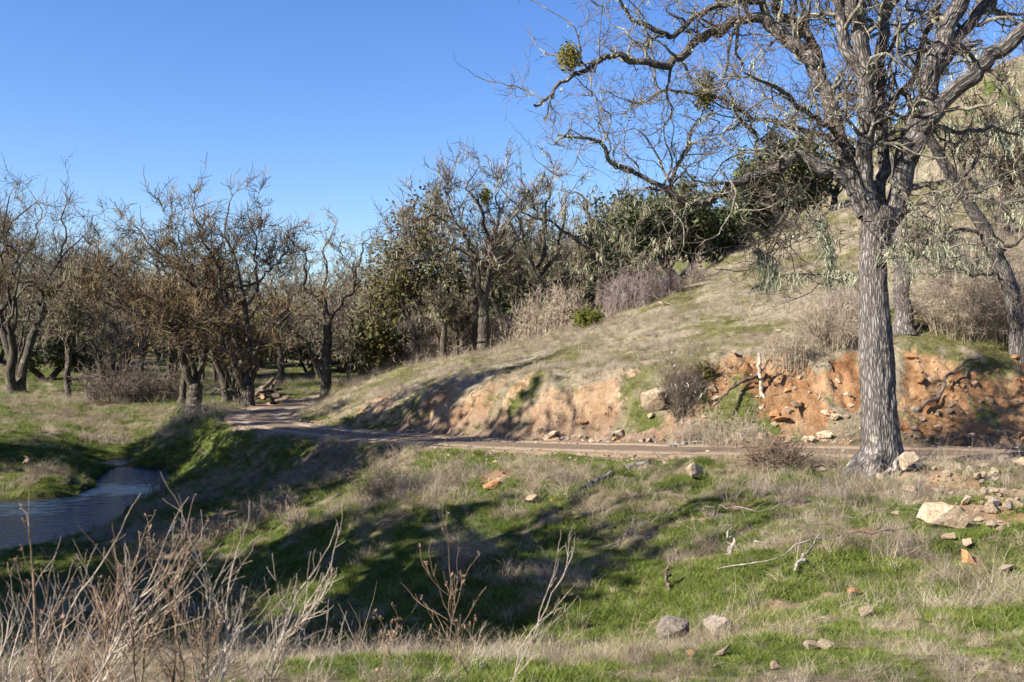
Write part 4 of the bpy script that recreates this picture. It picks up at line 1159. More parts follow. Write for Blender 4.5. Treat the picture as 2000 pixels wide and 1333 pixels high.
# evergreen live oaks on the crest
def live_oak(label, base, top, hw_, D, seed, mat, n=15000, size=0.13, r0=0.3, name='live_oak', spread=0.3, low=-0.2, group=None):
    rng = np.random.default_rng(seed)
    h = (CY - top) / F * D - base[2]; w = hw_ / F * D
    return bare_oak(name, label, base, h, (w, w), rng, r0, 0.2, 11, (M['far_bark'], M['far_bark'], M['far_branch'], M['far_branch']), stems=2, low=low, group=group,
                    levels=[dict(m=7, L=0.2 * h, ang=(30, 80), wander=0.3, trop=0.05, K=5, rr=0.55, rmin=0.02, t0=0.2, sides=4), dict(m=6, L=0.1 * h, ang=(30, 80), wander=0.35, K=4, rr=0.6, rmin=0.012, t0=0.1, sides=3)],
                    leaves=(n, size, mat, spread, 1))
for px, D, top, hw_, seed, mat, lab, n in [
        (1225, 56, 400, 58, 61, M['leaf_dark'], 'dark evergreen oak rising behind the reddish thicket', 9000),
        (1325, 58, 385, 66, 62, M['leaf_dark'], 'dense dark evergreen oak at the middle of the crest', 11000),
        (1405, 62, 415, 46, 63, M['leaf_dark'], 'smaller evergreen oak between the two big evergreen crowns', 10000),
        (1535, 63, 285, 82, 64, M['leaf_dark'], 'big evergreen oak high on the crest left of the big trunk', 15000),
        (1480, 66, 350, 45, 65, M['leaf_dark'], 'evergreen crown half hidden behind the big crest oak', 10000),
        (838, 57, 425, 68, 66, M['leaf_olive'], 'olive green ivy-clad tree left behind the tallest oak', 6000),
        (765, 66, 520, 40, 67, M['leaf_olive'], 'narrow olive tree at the left end of the spur wood', 3000),
        (737, 57, 640, 36, 68, M['leaf_olive'], 'low olive green young oak at the foot of the spur', 3000),
        (90, 82, 640, 70, 69, M['leaf_dark'], 'dark evergreen at the edge of the wood behind the left oaks', 9000),
        (1790, 40, 470, 60, 70, M['leaf_dark'], 'dark evergreen bush on the slope right of the big trunk', 7000)]:
    live_oak(lab, place(px, D), top, hw_, D, seed, mat, n, low=0.25 if mat is M['leaf_olive'] else -0.2)

# ---- the wood far behind: a few model trees, copied with their parts
far_protos = []
for k in range(5):
    rng = np.random.default_rng(80 + k)
    r_, _, _ = bare_oak('far_oak', 'x', np.array([0, 0, 0.0]), 9.0, (4.2, 4.2), rng, 0.24, 0.25, 7, [GREY, MOSS, GREY, RUST, GREY][k], (0, 0), (500, 0.5, 0.11, M['lichen_far'], 1), stems=1 + k % 2,
                        levels=LV(2.3, 1.2, 0.6, (7, 5, 5), 0.36, 0.06, (0.03, 0.022, 0.018)))
    far_protos.append(r_)
def copy_tree(src, loc, rz, sc):
    c = src.copy(); COL.objects.link(c)
    c.location = tuple(float(v) for v in loc); c.rotation_euler = (0, 0, rz); c.scale = (sc, sc, sc * random.uniform(0.9, 1.1))
    for ch in src.children:
        d = ch.copy(); COL.objects.link(d); d.parent = c
    return c
random.seed(5)
FAR = []
rg = np.random.default_rng(90)
for D, n in ((76, 12), (92, 16), (112, 18), (138, 20), (175, 22)):
    for k in range(n):
        px = -90 + (k + rg.uniform(0.1, 0.9)) * (1000.0 / n)
        d = D * rg.uniform(0.93, 1.07)
        if D < 80 and 470 < px < 640: continue
        if d < 80 and px > 760: continue
        FAR.append((px, d))
for k in range(26):
    FAR.append((rg.uniform(770, 1330), rg.uniform(64, 100)))
for i, (px, d) in enumerate(FAR):
    b = place(px, d); b[2] -= 0.1
    pr = far_protos[i % 5]
    if i < 5:
        o = pr; o.location = tuple(b); o.rotation_euler = (0, 0, random.uniform(0, 6.28))
    else:
        o = copy_tree(pr, b, random.uniform(0, 6.28), random.uniform(0.72, 1.15) * (1.0 if px < 770 else 0.85))
    zone = ['the left edge oaks', 'the slim straight oak', 'the small grey oak', 'the squat oak', 'the fanning oak', 'the log heap', 'the forked oak', 'the spur wood', 'the tallest oak', 'the arching oak', 'the purple thicket'][int(np.searchsorted([70, 190, 300, 420, 520, 600, 720, 880, 1020, 1200], px))]
    o['label'] = ('grey' if i % 5 in (0, 2, 4) else 'olive-brown' if i % 5 == 1 else 'rust-brown') + (' bare oak in the wood close behind ' if d < 100 else ' bare oak far back in the wood behind ') + zone
    o['group'] = 'bare oaks of the wood behind the flat'

# ---- trees on the near bank outside the frame, whose shade falls over the slope
rng = np.random.default_rng(101)
bS = np.array([-10.6, 9.6, 0.0]); bS[2] = tz(bS[0], bS[1])
bare_oak('creek_oak', 'bare oak left of the picture whose limbs throw streaks of shade over the slope', bS, 13.2, (4.2, 4.2), rng, 0.40, 0.3, 9, NEAR,
         levels=LV(2.2, 1.0, 0.5, (4, 3, 3), 0.3, 0.1, (0.03, 0.02, 0.014)))
def live_at(x, y, h, w, seed, lab, n):
    z = tz(x, y)
    rng = np.random.default_rng(seed)
    bare_oak('creek_live_oak', lab, np.array([x, y, z]), h, (w, w), rng, 0.35, 0.2, 11, (M['far_bark'], M['far_bark'], M['far_branch'], M['far_branch']), stems=2, low=-0.2,
             levels=[dict(m=7, L=0.2 * h, ang=(30, 80), wander=0.3, trop=0.05, K=5, rr=0.55, rmin=0.02, t0=0.2, sides=4), dict(m=6, L=0.1 * h, ang=(30, 80), wander=0.35, K=4, rr=0.6, rmin=0.012, t0=0.1, sides=3)],
             leaves=(n // 2, 0.22, M['leaf_dark'], 0.3, 1))
live_at(-15.0, 11.0, 9.0, 3.1, 102, 'evergreen oak by the creek out of the picture on the near left', 14000)
live_at(-21.6, 22.0, 16.0, 5.4, 103, 'evergreen oak by the creek out of the picture on the far left', 20000)
live_at(-29.5, 31.5, 15.0, 5.0, 104, 'evergreen oak across the creek out of the picture to the left', 18000)
live_at(-19.5, 12.0, 9.0, 2.8, 105, 'evergreen oak farthest left of the near pair by the creek', 14000)
live_at(-11.6, 7.6, 8.0, 2.4, 106, 'evergreen oak standing nearest the camera left of the picture', 9000)
live_at(-19.8, 23.4, 14.5, 2.6, 107, 'slim evergreen oak by the creek just out of the picture', 12000)
live_at(-18.4, 19.6, 13.5, 3.6, 108, 'evergreen oak between the other shade trees by the creek', 13000)
# dark undergrowth that closes the wood behind the trunks
ub, _, _ = live_oak('x', np.array([0, 0, 0.0]), CY - 4.2 * F / 100, 3.2 * F / 100, 100, 130, M['leaf_dark'], 3200, 0.24, 0.16, 'far_evergreen', 0.45, -0.5)
rg2 = np.random.default_rng(131)
for i in range(24):
    px = -60 + i * 52 + rg2.uniform(-20, 20); d = rg2.uniform(86, 140) if px < 780 else rg2.uniform(70, 95)
    b = place(px, d); b[2] -= 0.15
    o = ub if i == 0 else copy_tree(ub, b, rg2.uniform(0, 6.28), rg2.uniform(0.8, 1.5))
    o.location = tuple(b)
    o['label'] = 'low dark evergreen in the wood behind ' + ['the left edge oaks', 'the slim straight oak', 'the small grey oak', 'the squat oak', 'the fanning oak', 'the log heap', 'the forked oak', 'the spur wood', 'the tallest oak', 'the arching oak', 'the purple thicket'][int(np.searchsorted([70, 190, 300, 420, 520, 600, 720, 880, 1020, 1200], px))]
    o['group'] = 'low evergreens of the wood behind the flat'
# ------------------------------------------------------------------ shrubs
def bare_shrub(name, label, base, w, h, n, mat, seed, sub=(6, 4), rr=0.009, spread=0.9, group=None, tuft=0.12, leaves=None, arch=0.0, cat='shrub', thin=0.003, lichen=0, part2='twigs', droop=0.0):
    rng = np.random.default_rng(seed)
    root = thing(name, label, cat, base, group)
    n = int(n * 0.8)
    a = rng.uniform(0, 2 * np.pi, n); rad = np.sqrt(rng.uniform(0, 1, n))
    p0 = np.asarray(base) + np.stack([np.cos(a) * rad * w * tuft, np.sin(a) * rad * w * tuft, np.full(n, -0.06)], 1)
    p0[:, 2] = terrain(p0[:, 0], p0[:, 1]) - 0.05
    el = rng.uniform(0.0, 1.0, n) ** 0.8
    tip = np.asarray(base) + np.stack([np.cos(a) * rad ** .6 * w * 0.56 * spread * rng.uniform(.7, 1.15, n), np.sin(a) * rad ** .6 * w * 0.56 * spread * rng.uniform(.7, 1.15, n), h * (1.02 - 0.72 * rad ** 2) * rng.uniform(0.6, 1.05, n)], 1)
    lob = 1 + 0.42 * vnoise(np.cos(a) * 1.7 + seed, np.sin(a) * 1.7, rad * 1.5, seed) + 0.18 * rng.normal(size=n)
    tip = np.asarray(base) + (tip - np.asarray(base)) * np.clip(lob, 0.4, 1.5)[:, None]
    K = 5; t = np.linspace(0, 1, K)[None, :, None]
    mid = (p0 + tip) / 2 + np.array([0, 0, 1.0]) * (h * (0.12 + arch))
    st = (1 - t) ** 2 * p0[:, None] + 2 * t * (1 - t) * mid[:, None] + t ** 2 * tip[:, None]
    st = st + np.cumsum(rng.normal(size=st.shape) * np.array([1, 1, 0.6]), 1) * 0.022 * h * t
    sr = np.tile(np.linspace(rr, rr * 0.4, K)[None], (n, 1)) * rng.uniform(0.7, 1.3, (n, 1))
    v, q, u = tubes(st, sr, 4)
    mk('stems', v, q, None, mat, root, uv=u)
    g1, r1 = spawn(rng, st, sr, sub[0], h * 0.32, (25, 75), 0.32, 0.10 - droop, 4, 0.6, rmin=thin, t0=0.2)
    g2, r2 = spawn(rng, g1, r1, sub[1], h * 0.15, (25, 80), 0.36, 0.06 - droop, 3, 0.7, rmin=thin * 0.75, t0=0.15)
    v, q, u = joinq([tubes(g1, r1, 3), tubes(g2, r2 * 1.3, 2)])
    mk(part2, v, q, None, mat, root, uv=u)['kind'] = 'stuff'
    if leaves:
        nl, size, lm = leaves
        P0 = sample_on(rng, g2, nl) + rng.normal(size=(nl, 3)) * 0.03
        v, q = quads_at(rng, P0, size)
        lo = mk('foliage', v, q, None, lm, root, smooth=False); lo['kind'] = 'stuff'
    if lichen:
        P0 = sample_on(rng, g1, lichen)
        v, q = strips(rng, P0, 0.16, 0.03, 2, 0.5)
        lo = mk('hanging_lichen', v, q, None, M['lichen'], root, smooth=False); lo['kind'] = 'stuff'
    return root

def pxm(px, D): return px / F * D
SH = [  # name, label, column, distance, width px, height px, stems, material, seed, options
    ('thicket', 'leafless purple-brown thicket to the right of the arching oak', 1235, 45.5, 105, 70, 170, 'shrub_red', 201, dict(sub=(6, 5), rr=0.012, thin=0.006, tuft=0.7)),
    ('thicket', 'upper end of the leafless purple-brown thicket, nearer the crest', 1300, 47.5, 70, 55, 110, 'shrub_red', 202, dict(sub=(6, 5), rr=0.012, thin=0.006, tuft=0.7)),
    ('thicket', 'small leafless shrub with pale arching stems above the thicket', 1352, 48.5, 45, 50, 40, 'shrub_red', 203, dict(sub=(5, 4), rr=0.012, thin=0.006)),
    ('coyote_bush', 'bright yellow-green bush below the arching oak', 1150, 43, 50, 30, 55, 'shrub_dark', 204, dict(leaves=(5200, 0.045, M['bush_green']), sub=(6, 5), tuft=0.4)),
    ('dark_shrub', 'dark twiggy shrub above the pale boulder on the cut bank', 1330, 24.2, 92, 96, 130, 'shrub_dark', 205, dict(sub=(7, 5), rr=0.007, thin=0.003, lichen=160, tuft=0.25)),
    ('dark_shrub', 'low mossy-green shrub tucked right of the dark twiggy shrub', 1372, 24.3, 34, 52, 30, 'shrub_dark', 206, dict(leaves=(900, 0.03, M['mistletoe']), rr=0.006, thin=0.003)),
    ('dry_brush', 'dry brown brush hanging over the bank left of the big trunk', 1620, 25.2, 140, 100, 150, 'shrub_grey', 207, dict(sub=(6, 5), rr=0.008, thin=0.0032, arch=0.2, droop=0.25, tuft=0.3)),
    ('dry_brush', 'low dome of dry brush on the bank right behind the broken post', 1535, 24.6, 90, 60, 110, 'shrub_grey', 208, dict(sub=(6, 5), rr=0.007, thin=0.003, arch=0.25, droop=0.25, tuft=0.5)),
    ('dry_brush', 'tall tangle of dry grey brush on top of the rusty bank', 1870, 25.6, 170, 130, 200, 'shrub_grey', 209, dict(sub=(7, 5), rr=0.007, thin=0.0032, arch=0.15, droop=0.2, tuft=0.3, lichen=120)),
    ('dry_brush', 'grey brush tangle at the right edge above the undercut bank', 1965, 25.4, 170, 130, 200, 'shrub_grey', 210, dict(sub=(7, 5), rr=0.007, thin=0.0032, arch=0.2, droop=0.3, tuft=0.3)),
    ('dry_brush', 'brush below the leaning oak, farther up the slope', 1900, 28, 170, 140, 150, 'shrub_red', 211, dict(sub=(6, 5), rr=0.008, thin=0.004, tuft=0.6)),
    ('dry_brush', 'brown brush behind the low limb left of the big trunk', 1650, 27.5, 90, 90, 90, 'shrub_red', 212, dict(sub=(6, 5), rr=0.008, thin=0.004, tuft=0.5)),
    ('thatch_mound', 'mound of dry grey thatch at the foot of the bank by the fallen log', 1405, 22.9, 150, 62, 260, 'shrub_grey', 213, dict(sub=(4, 3), rr=0.004, thin=0.0028, arch=0.35, droop=0.4, tuft=0.75)),
    ('thatch_mound', 'small grey weed clump at the bank foot left of the thatch mound', 1340, 23.2, 40, 40, 60, 'shrub_grey', 214, dict(sub=(4, 3), rr=0.004, thin=0.0026)),
    ('dry_shrub', 'pale dry shrub catching the sun at the water side', 300, 21.0, 110, 36, 110, 'shrub_grey', 215, dict(sub=(6, 4), rr=0.005, thin=0.003, tuft=0.5)),
    ('dry_shrub', 'pale dry shrub on the dark slope in the middle of the sunlit strip', 425, 21.8, 110, 32, 100, 'shrub_grey', 216, dict(sub=(6, 4), rr=0.005, thin=0.003, tuft=0.5)),
    ('dry_shrub', 'largest pale dry shrub at the right end of the sunlit strip', 535, 22.8, 120, 44, 130, 'shrub_grey', 217, dict(sub=(6, 4), rr=0.005, thin=0.003, tuft=0.5)),
    ('dry_shrub', 'little silver-grey shrub right of the sunlit strip', 578, 20.8, 60, 36, 60, 'shrub_grey', 218, dict(sub=(6, 4), rr=0.004, thin=0.003, tuft=0.4)),
    ('dry_shrub', 'dark tussock shrub on the slope below the middle of the road', 738, 20.6, 80, 58, 90, 'shrub_dark', 219, dict(sub=(6, 4), rr=0.004, thin=0.003, arch=0.2, droop=0.3, tuft=0.4)),
    ('dry_shrub', 'brown weed mound low on the slope above the muddy gully', 905, 14.8, 130, 70, 120, 'shrub_grey', 220, dict(sub=(5, 4), rr=0.003, thin=0.002, arch=0.2, droop=0.2, tuft=0.5)),
    ('grey_bush', 'dark grey twiggy bush spilling over the dry strip left of the squat oak', 235, 58, 130, 80, 130, 'shrub_dark', 221, dict(sub=(6, 5), rr=0.02, thin=0.012, tuft=0.5, arch=0.1, droop=0.2)),
    ('grey_bush', 'dark grey twiggy bush between the squat oak and the small grey oak', 305, 60, 100, 65, 90, 'shrub_dark', 222, dict(sub=(6, 5), rr=0.02, thin=0.012, tuft=0.5, arch=0.1, droop=0.2)),
    ('grey_bush', 'low scrub at the bend of the road under the forked oak', 690, 56, 70, 45, 80, 'shrub_grey', 223, dict(sub=(5, 4), rr=0.015, thin=0.010, tuft=0.6)),
    ('dry_shrub', 'brown shrub on the far bank of the creek above the water', 205, 44, 90, 28, 90, 'shrub_grey', 224, dict(sub=(5, 4), rr=0.007, thin=0.006, tuft=0.7)),
    ('dry_shrub', 'tawny weed patch left of the road bend over the creek head', 385, 43, 130, 40, 150, 'shrub_grey', 225, dict(sub=(5, 3), rr=0.006, thin=0.006, tuft=0.9)),
    ('dry_shrub', 'dark weed clump in the shade at the near water edge', 330, 31, 80, 22, 70, 'shrub_dark', 226, dict(sub=(5, 4), rr=0.005, thin=0.004, tuft=0.7)),
]
for i, (sx, sd) in enumerate([(990, 52.5), (1065, 50.5), (1110, 49), (905, 54), (850, 54), (780, 58)]):
    SH.append(('grey_bush', ['grey undergrowth below the tallest oak', 'grey undergrowth below the mossy upright oak', 'grey undergrowth left of the arching oak', 'undergrowth at the stems left of the tallest oak', 'undergrowth below the olive tree', 'undergrowth at the low end of the spur wood'][i], sx, sd, 90, 75, 90, 'shrub_grey', 240 + i, dict(sub=(6, 5), rr=0.016, thin=0.011, tuft=0.7)))
for nm, lab, px, D, w, h, n, mt, seed, kw in SH:
    bare_shrub(nm, lab, place(px, D), pxm(w, D), pxm(h, D), n, M[mt], seed, **kw)

# brush heap: dark dead branches thrown together
def brush_heap():
    rng = np.random.default_rng(260)
    D = 18.9
    base = place(1512, D)
    root = thing('brush_heap', 'dark heap of dead branches on the near road edge left of the big trunk', 'brush heap', base)
    n = 150
    a = rng.uniform(0, 6.283, n); r = np.sqrt(rng.uniform(0, 1, n)) * 0.5
    c = base + np.stack([np.cos(a) * r, np.sin(a) * r, 0.02 + 0.42 * (1 - (r / 0.55) ** 2) * rng.uniform(0.1, 1, n)], 1)
    d = nrmz(rng.normal(size=(n, 3)) * np.array([1, 1, 0.55]))
    K = 6; t = np.linspace(-0.5, 0.5, K)[None, :, None]
    st = c[:, None] + d[:, None] * t * rng.uniform(0.35, 0.8, n)[:, None, None] + np.cumsum(rng.normal(size=(n, K, 3)), 1) * 0.014
    sr = np.tile(np.linspace(1, 0.45, K)[None], (n, 1)) * rng.uniform(0.005, 0.017, (n, 1))
    v, q, u = tubes(st, sr, 4)
    mk('branches', v, q, None, M['log'], root, uv=u)
    g, gr = spawn(rng, st, sr, 6, 0.24, (25, 70), 0.35, 0.05, 5, 0.6, rmin=0.0028, t0=0.1)
    g2, gr2 = spawn(rng, g, gr, 2, 0.12, (25, 70), 0.35, 0.05, 3, 0.6, rmin=0.002, t0=0.1)
    v, q, u = joinq([tubes(g, gr, 3), tubes(g2, gr2, 3)])
    mk('twigs', v, q, None, M['weed_brown'], root, uv=u)
brush_heap()

# ------------------------------------------------------------------ dead wood
def stick_mesh(name, label, pts3, r0, r1, mat, cat, seed=0, forks=3, group=None, gn=0.045):
    rng = np.random.default_rng(seed)
    a = resample(np.asarray(pts3, float), 24)
    rad = np.linspace(r0, r1, 24) * (1 + 0.15 * vnoise(np.arange(24) * 0.8, np.zeros(24), None, seed))
    a = a + gn * np.stack([vnoise(np.arange(24) * 0.6, np.full(24, k), None, seed + k) for k in range(3)], 1)
    root = thing(name, label, cat, a[0], group)
    v, q, u = tubes(a[None], rad[None], 8, disp=lambda A, vv, R: R * 0.18 * vnoise(np.cos(A) * 2 + vv * 6, np.sin(A) * 2, vv * 9, seed))
    # closed ends
    nq = len(v); 
    capA = v[:8].mean(0); capB = v[-8:].mean(0)
    v = np.concatenate([v, [capA, capB]])
    tri = [[nq, (i + 1) % 8, i] for i in range(8)] + [[nq + 1, nq - 8 + i, nq - 8 + (i + 1) % 8] for i in range(8)]
    u = np.concatenate([u, np.zeros((2, 2))])
    mk('stem', v, q, np.array(tri), mat, root, uv=u)
    if forks:
        g, gr = spawn(rng, a[None], rad[None], forks, np.linalg.norm(a[-1] - a[0]) * 0.35, (25, 55), 0.2, 0.02, 7, 0.6, rmin=0.004, t0=0.3)
        for k in range(len(g)):
            v, q, u = tubes(g[k:k + 1], gr[k:k + 1], 5)
            mk('side_branch', v, q, None, mat, root, uv=u)
    return root
def on_ground(cols, lift=0.03):
    out = []
    for px, D in cols:
        p = place(px, D); p[2] += lift; out.append(p)
    return out
pb = place(1489, 23.7)
zb = CY - pb[2] / 23.7 * F
stick_mesh('broken_post', 'bleached broken post stuck upright in the bank left of the big trunk', [P(1491, zb + 8, 23.7), P(1485, zb - 40, 23.7), P(1479, zb - 84, 23.75)], 0.058, 0.04, M['stake'], 'post', 1, 0)
stick_mesh('fallen_log', 'grey split log lying against the foot of the cut bank', on_ground([(1308, 22.5), (1340, 22.75), (1370, 23.0)], 0.07), 0.07, 0.05, M['stick'], 'log', 2, 1)
stick_mesh('fallen_log', 'pale rotten log lying down the shaded slope below the road', on_ground([(1130, 17.7), (1180, 18.6), (1235, 19.4), (1268, 19.7)], 0.03), 0.025, 0.06, M['stick'], 'log', 3, 0)
stick_mesh('fallen_branch', 'thin grey branch lying in green grass below the big trunk', on_ground([(1480, 13.3), (1560, 13.5), (1640, 13.9), (1740, 14.3)], 0.06), 0.012, 0.006, M['stick'], 'branch', 4, 3)
stick_mesh('fallen_branch', 'long pale branch lying low across the green slope', on_ground([(1400, 12.6), (1500, 12.2), (1600, 12.5), (1745, 12.9)], 0.07), 0.008, 0.013, M['stick'], 'branch', 5, 3)
stick_mesh('fallen_branch', 'short mossy stick propped in the green grass', on_ground([(1558, 11.6), (1570, 11.9), (1585, 12.2)], 0.12), 0.02, 0.012, M['stick'], 'branch', 6, 1)
stick_mesh('fallen_branch', 'curved grey branch leaning on the roots of the big trunk', [P(1700, 938, 17.4) + np.array([0, 0, .05]), P(1735, 928, 17.5) + np.array([0, 0, .06]), P(1752, 912, 17.6) + np.array([0, 0, .08]), P(1764, 890, 17.75)], 0.03, 0.035, M['stick'], 'branch', 7, 0)
for k, (px, D, hh, lab) in enumerate([(1302, 12.6, 0.28, 'dark forked stub standing in the grass below the slope'), (1425, 13.2, 0.30, 'grey lichened stub standing left of the lying branches')]):
    b = place(px, D)
    stick_mesh('dead_stub', lab, [b - np.array([0, 0, .05]), b + np.array([.03, 0, hh * .5]), b + np.array([-.01, 0.02, hh])], 0.03, 0.014, M['log'] if k == 0 else M['stick'], 'stub', 8 + k, 3)
stick_mesh('exposed_root', 'brown root hanging out of the undercut bank', [P(1800, 795, 23.0), P(1835, 770, 23.2), P(1850, 735, 23.4), P(1880, 715, 23.7)], 0.05, 0.03, M['log'], 'root', 11, 2)
stick_mesh('exposed_root', 'dark roots twisting out of the bank below the broken post', [P(1395, 790, 23.3), P(1420, 765, 23.5), P(1450, 745, 23.7), P(1480, 735, 23.9)], 0.025, 0.05, M['log'], 'root', 12, 3)
for k, (cols, lab) in enumerate([([(690, 12.2), (760, 12.6), (850, 12.9)], 'thin stick half buried in the mud of the gully'), ([(1180, 14.6), (1260, 15.2), (1330, 15.6)], 'thin bare stick lying on the dry middle of the slope'),
                                 ([(1380, 15.6), (1480, 15.2), (1560, 15.6)], 'pale stick in the dry grass under the big oak'), ([(1010, 16.9), (1060, 17.9), (1090, 18.5)], 'grey stick pointing up the shaded slope')]):
    stick_mesh('fallen_stick', lab, on_ground(cols, 0.06), 0.010, 0.006, M['stick'], 'stick', 20 + k, 4)

# log heap beside the bend
def log_heap():
    rng = np.random.default_rng(300)
    c0 = place(515, 50.5)
    for k in range(22):
        lay = k // 8
        L = rng.uniform(0.7, 1.9); r = rng.uniform(0.06, 0.16)
        ang = rng.uniform(-0.9, 0.9) + (math.pi / 2 if rng.random() < 0.35 else 0)
        tilt = rng.uniform(-0.25, 0.3) + (0.5 if k > 18 else 0)
        c = c0 + np.array([rng.uniform(-0.85, 0.85) * (1 - 0.25 * lay), rng.uniform(-0.5, 0.5), 0.12 + lay * 0.26 + rng.uniform(0, 0.1)])
        d = np.array([math.cos(ang) * math.cos(tilt), math.sin(ang) * math.cos(tilt), math.sin(tilt)])
        t = np.linspace(-0.5, 0.5, 8)[:, None]
        p = c + d * t * L + 0.03 * np.stack([vnoise(t[:, 0] * 4, t[:, 0] * 0 + j, None, 300 + k) for j in range(3)], 1)
        lo = thing('log', 'dead log in the heap at the road bend', 'log', c, 'dead logs heaped at the road bend')
        v, q, u = tubes(p[None], np.linspace(r, r * 0.8, 8)[None], 9)
        mk('bark', v, q, None, M['log'], lo, uv=u)
        for e, i0 in ((0, 0), (1, len(v) - 9)):
            ring = v[i0:i0 + 9]
            cc = ring.mean(0) + d * (-0.004 if e == 0 else 0.004)
            vv = np.concatenate([ring, [cc]])
            tr = np.array([[9, (i + 1) % 9, i] if e == 0 else [9, i, (i + 1) % 9] for i in range(9)])
            mk('cut_end', vv, None, tr, M['log_end'], lo, smooth=False)
log_heap()

# ------------------------------------------------------------------ rocks
rock_me = {}
def rock_mesh(kind, seed):
    key = (kind, seed)
    if key in rock_me: return rock_me[key]
    rng = np.random.default_rng(seed * 7 + 1)
    bm = bmesh.new()
    n = 10 + seed % 6
    pts_ = nrmz(rng.normal(size=(n, 3))) * rng.uniform(0.75, 1.1, (n, 1)) * np.array([1, 0.8, 0.72])
    for p in pts_: bm.verts.new(p)
    res = bmesh.ops.convex_hull(bm, input=bm.verts[:])
    for v in [v for v in bm.verts if not v.link_faces]: bm.verts.remove(v)
    bmesh.ops.bevel(bm, geom=bm.edges[:], offset=0.03, segments=1, affect='EDGES', profile=0.6)
    bmesh.ops.triangulate(bm, faces=bm.faces[:])
    if kind == 'big':
        bmesh.ops.subdivide_edges(bm, edges=bm.edges[:], cuts=2, use_grid_fill=True)
        c = np.array([v.co[:] for v in bm.verts])
        d = fbm(c[:, 0] * 2.5, c[:, 1] * 2.5, c[:, 2] * 2.5, seed, 3) * 0.10 + vnoise(c[:, 0] * 9, c[:, 1] * 9, c[:, 2] * 9, seed) * 0.03
        for v, k in zip(bm.verts, d): v.co = v.co * (1 + float(k))
        bmesh.ops.triangulate(bm, faces=bm.faces[:])
    me = bpy.data.meshes.new('rock')
    bm.to_mesh(me); bm.free()
    rock_me[key] = me
    return me

def rock(label, px, D, wpx, hpx, mat, seed, group=None, big=False, sink=0.28, name='rock', tilt=0.25, cat='rock'):
    me = rock_mesh('big' if big else 'small', seed if big else seed % 14)
    me2 = me if (len(me.materials) and me.materials[0] == M[mat]) else None
    if me2 is None:
        if len(me.materials) == 0:
            me.materials.append(M[mat]); me2 = me
        else:
            k = (id(me), mat)
            if k not in rock_me:
                rock_me[k] = me.copy(); rock_me[k].materials.clear(); rock_me[k].materials.append(M[mat])
            me2 = rock_me[k]
    o = bpy.data.objects.new(name, me2)
    COL.objects.link(o)
    r = random.Random(seed * 31 + int(px))
    w = pxm(wpx, D) / 2; h = pxm(hpx, D) / 2
    b = place(px, D)
    o.scale = (w * 1.05, w * r.uniform(0.75, 1.0), h * 1.45)
    o.rotation_euler = (r.uniform(-tilt, tilt), r.uniform(-tilt, tilt), r.uniform(-0.9, 0.9))
    o.location = (b[0], b[1], b[2] + h * 1.4 * 0.85 - sink * h * 1.4)
    tag(o, label, cat, group)
    return o
def Dcol(px, py):
    """distance at which the ground is met below a pixel of the photograph"""
    d = np.geomspace(5, 60, 420)
    zz = terrain((px - CX) / F * d, d)
    ray = (CY - py) / F * d
    i = np.argmax(zz >= ray)
    return float(d[i])
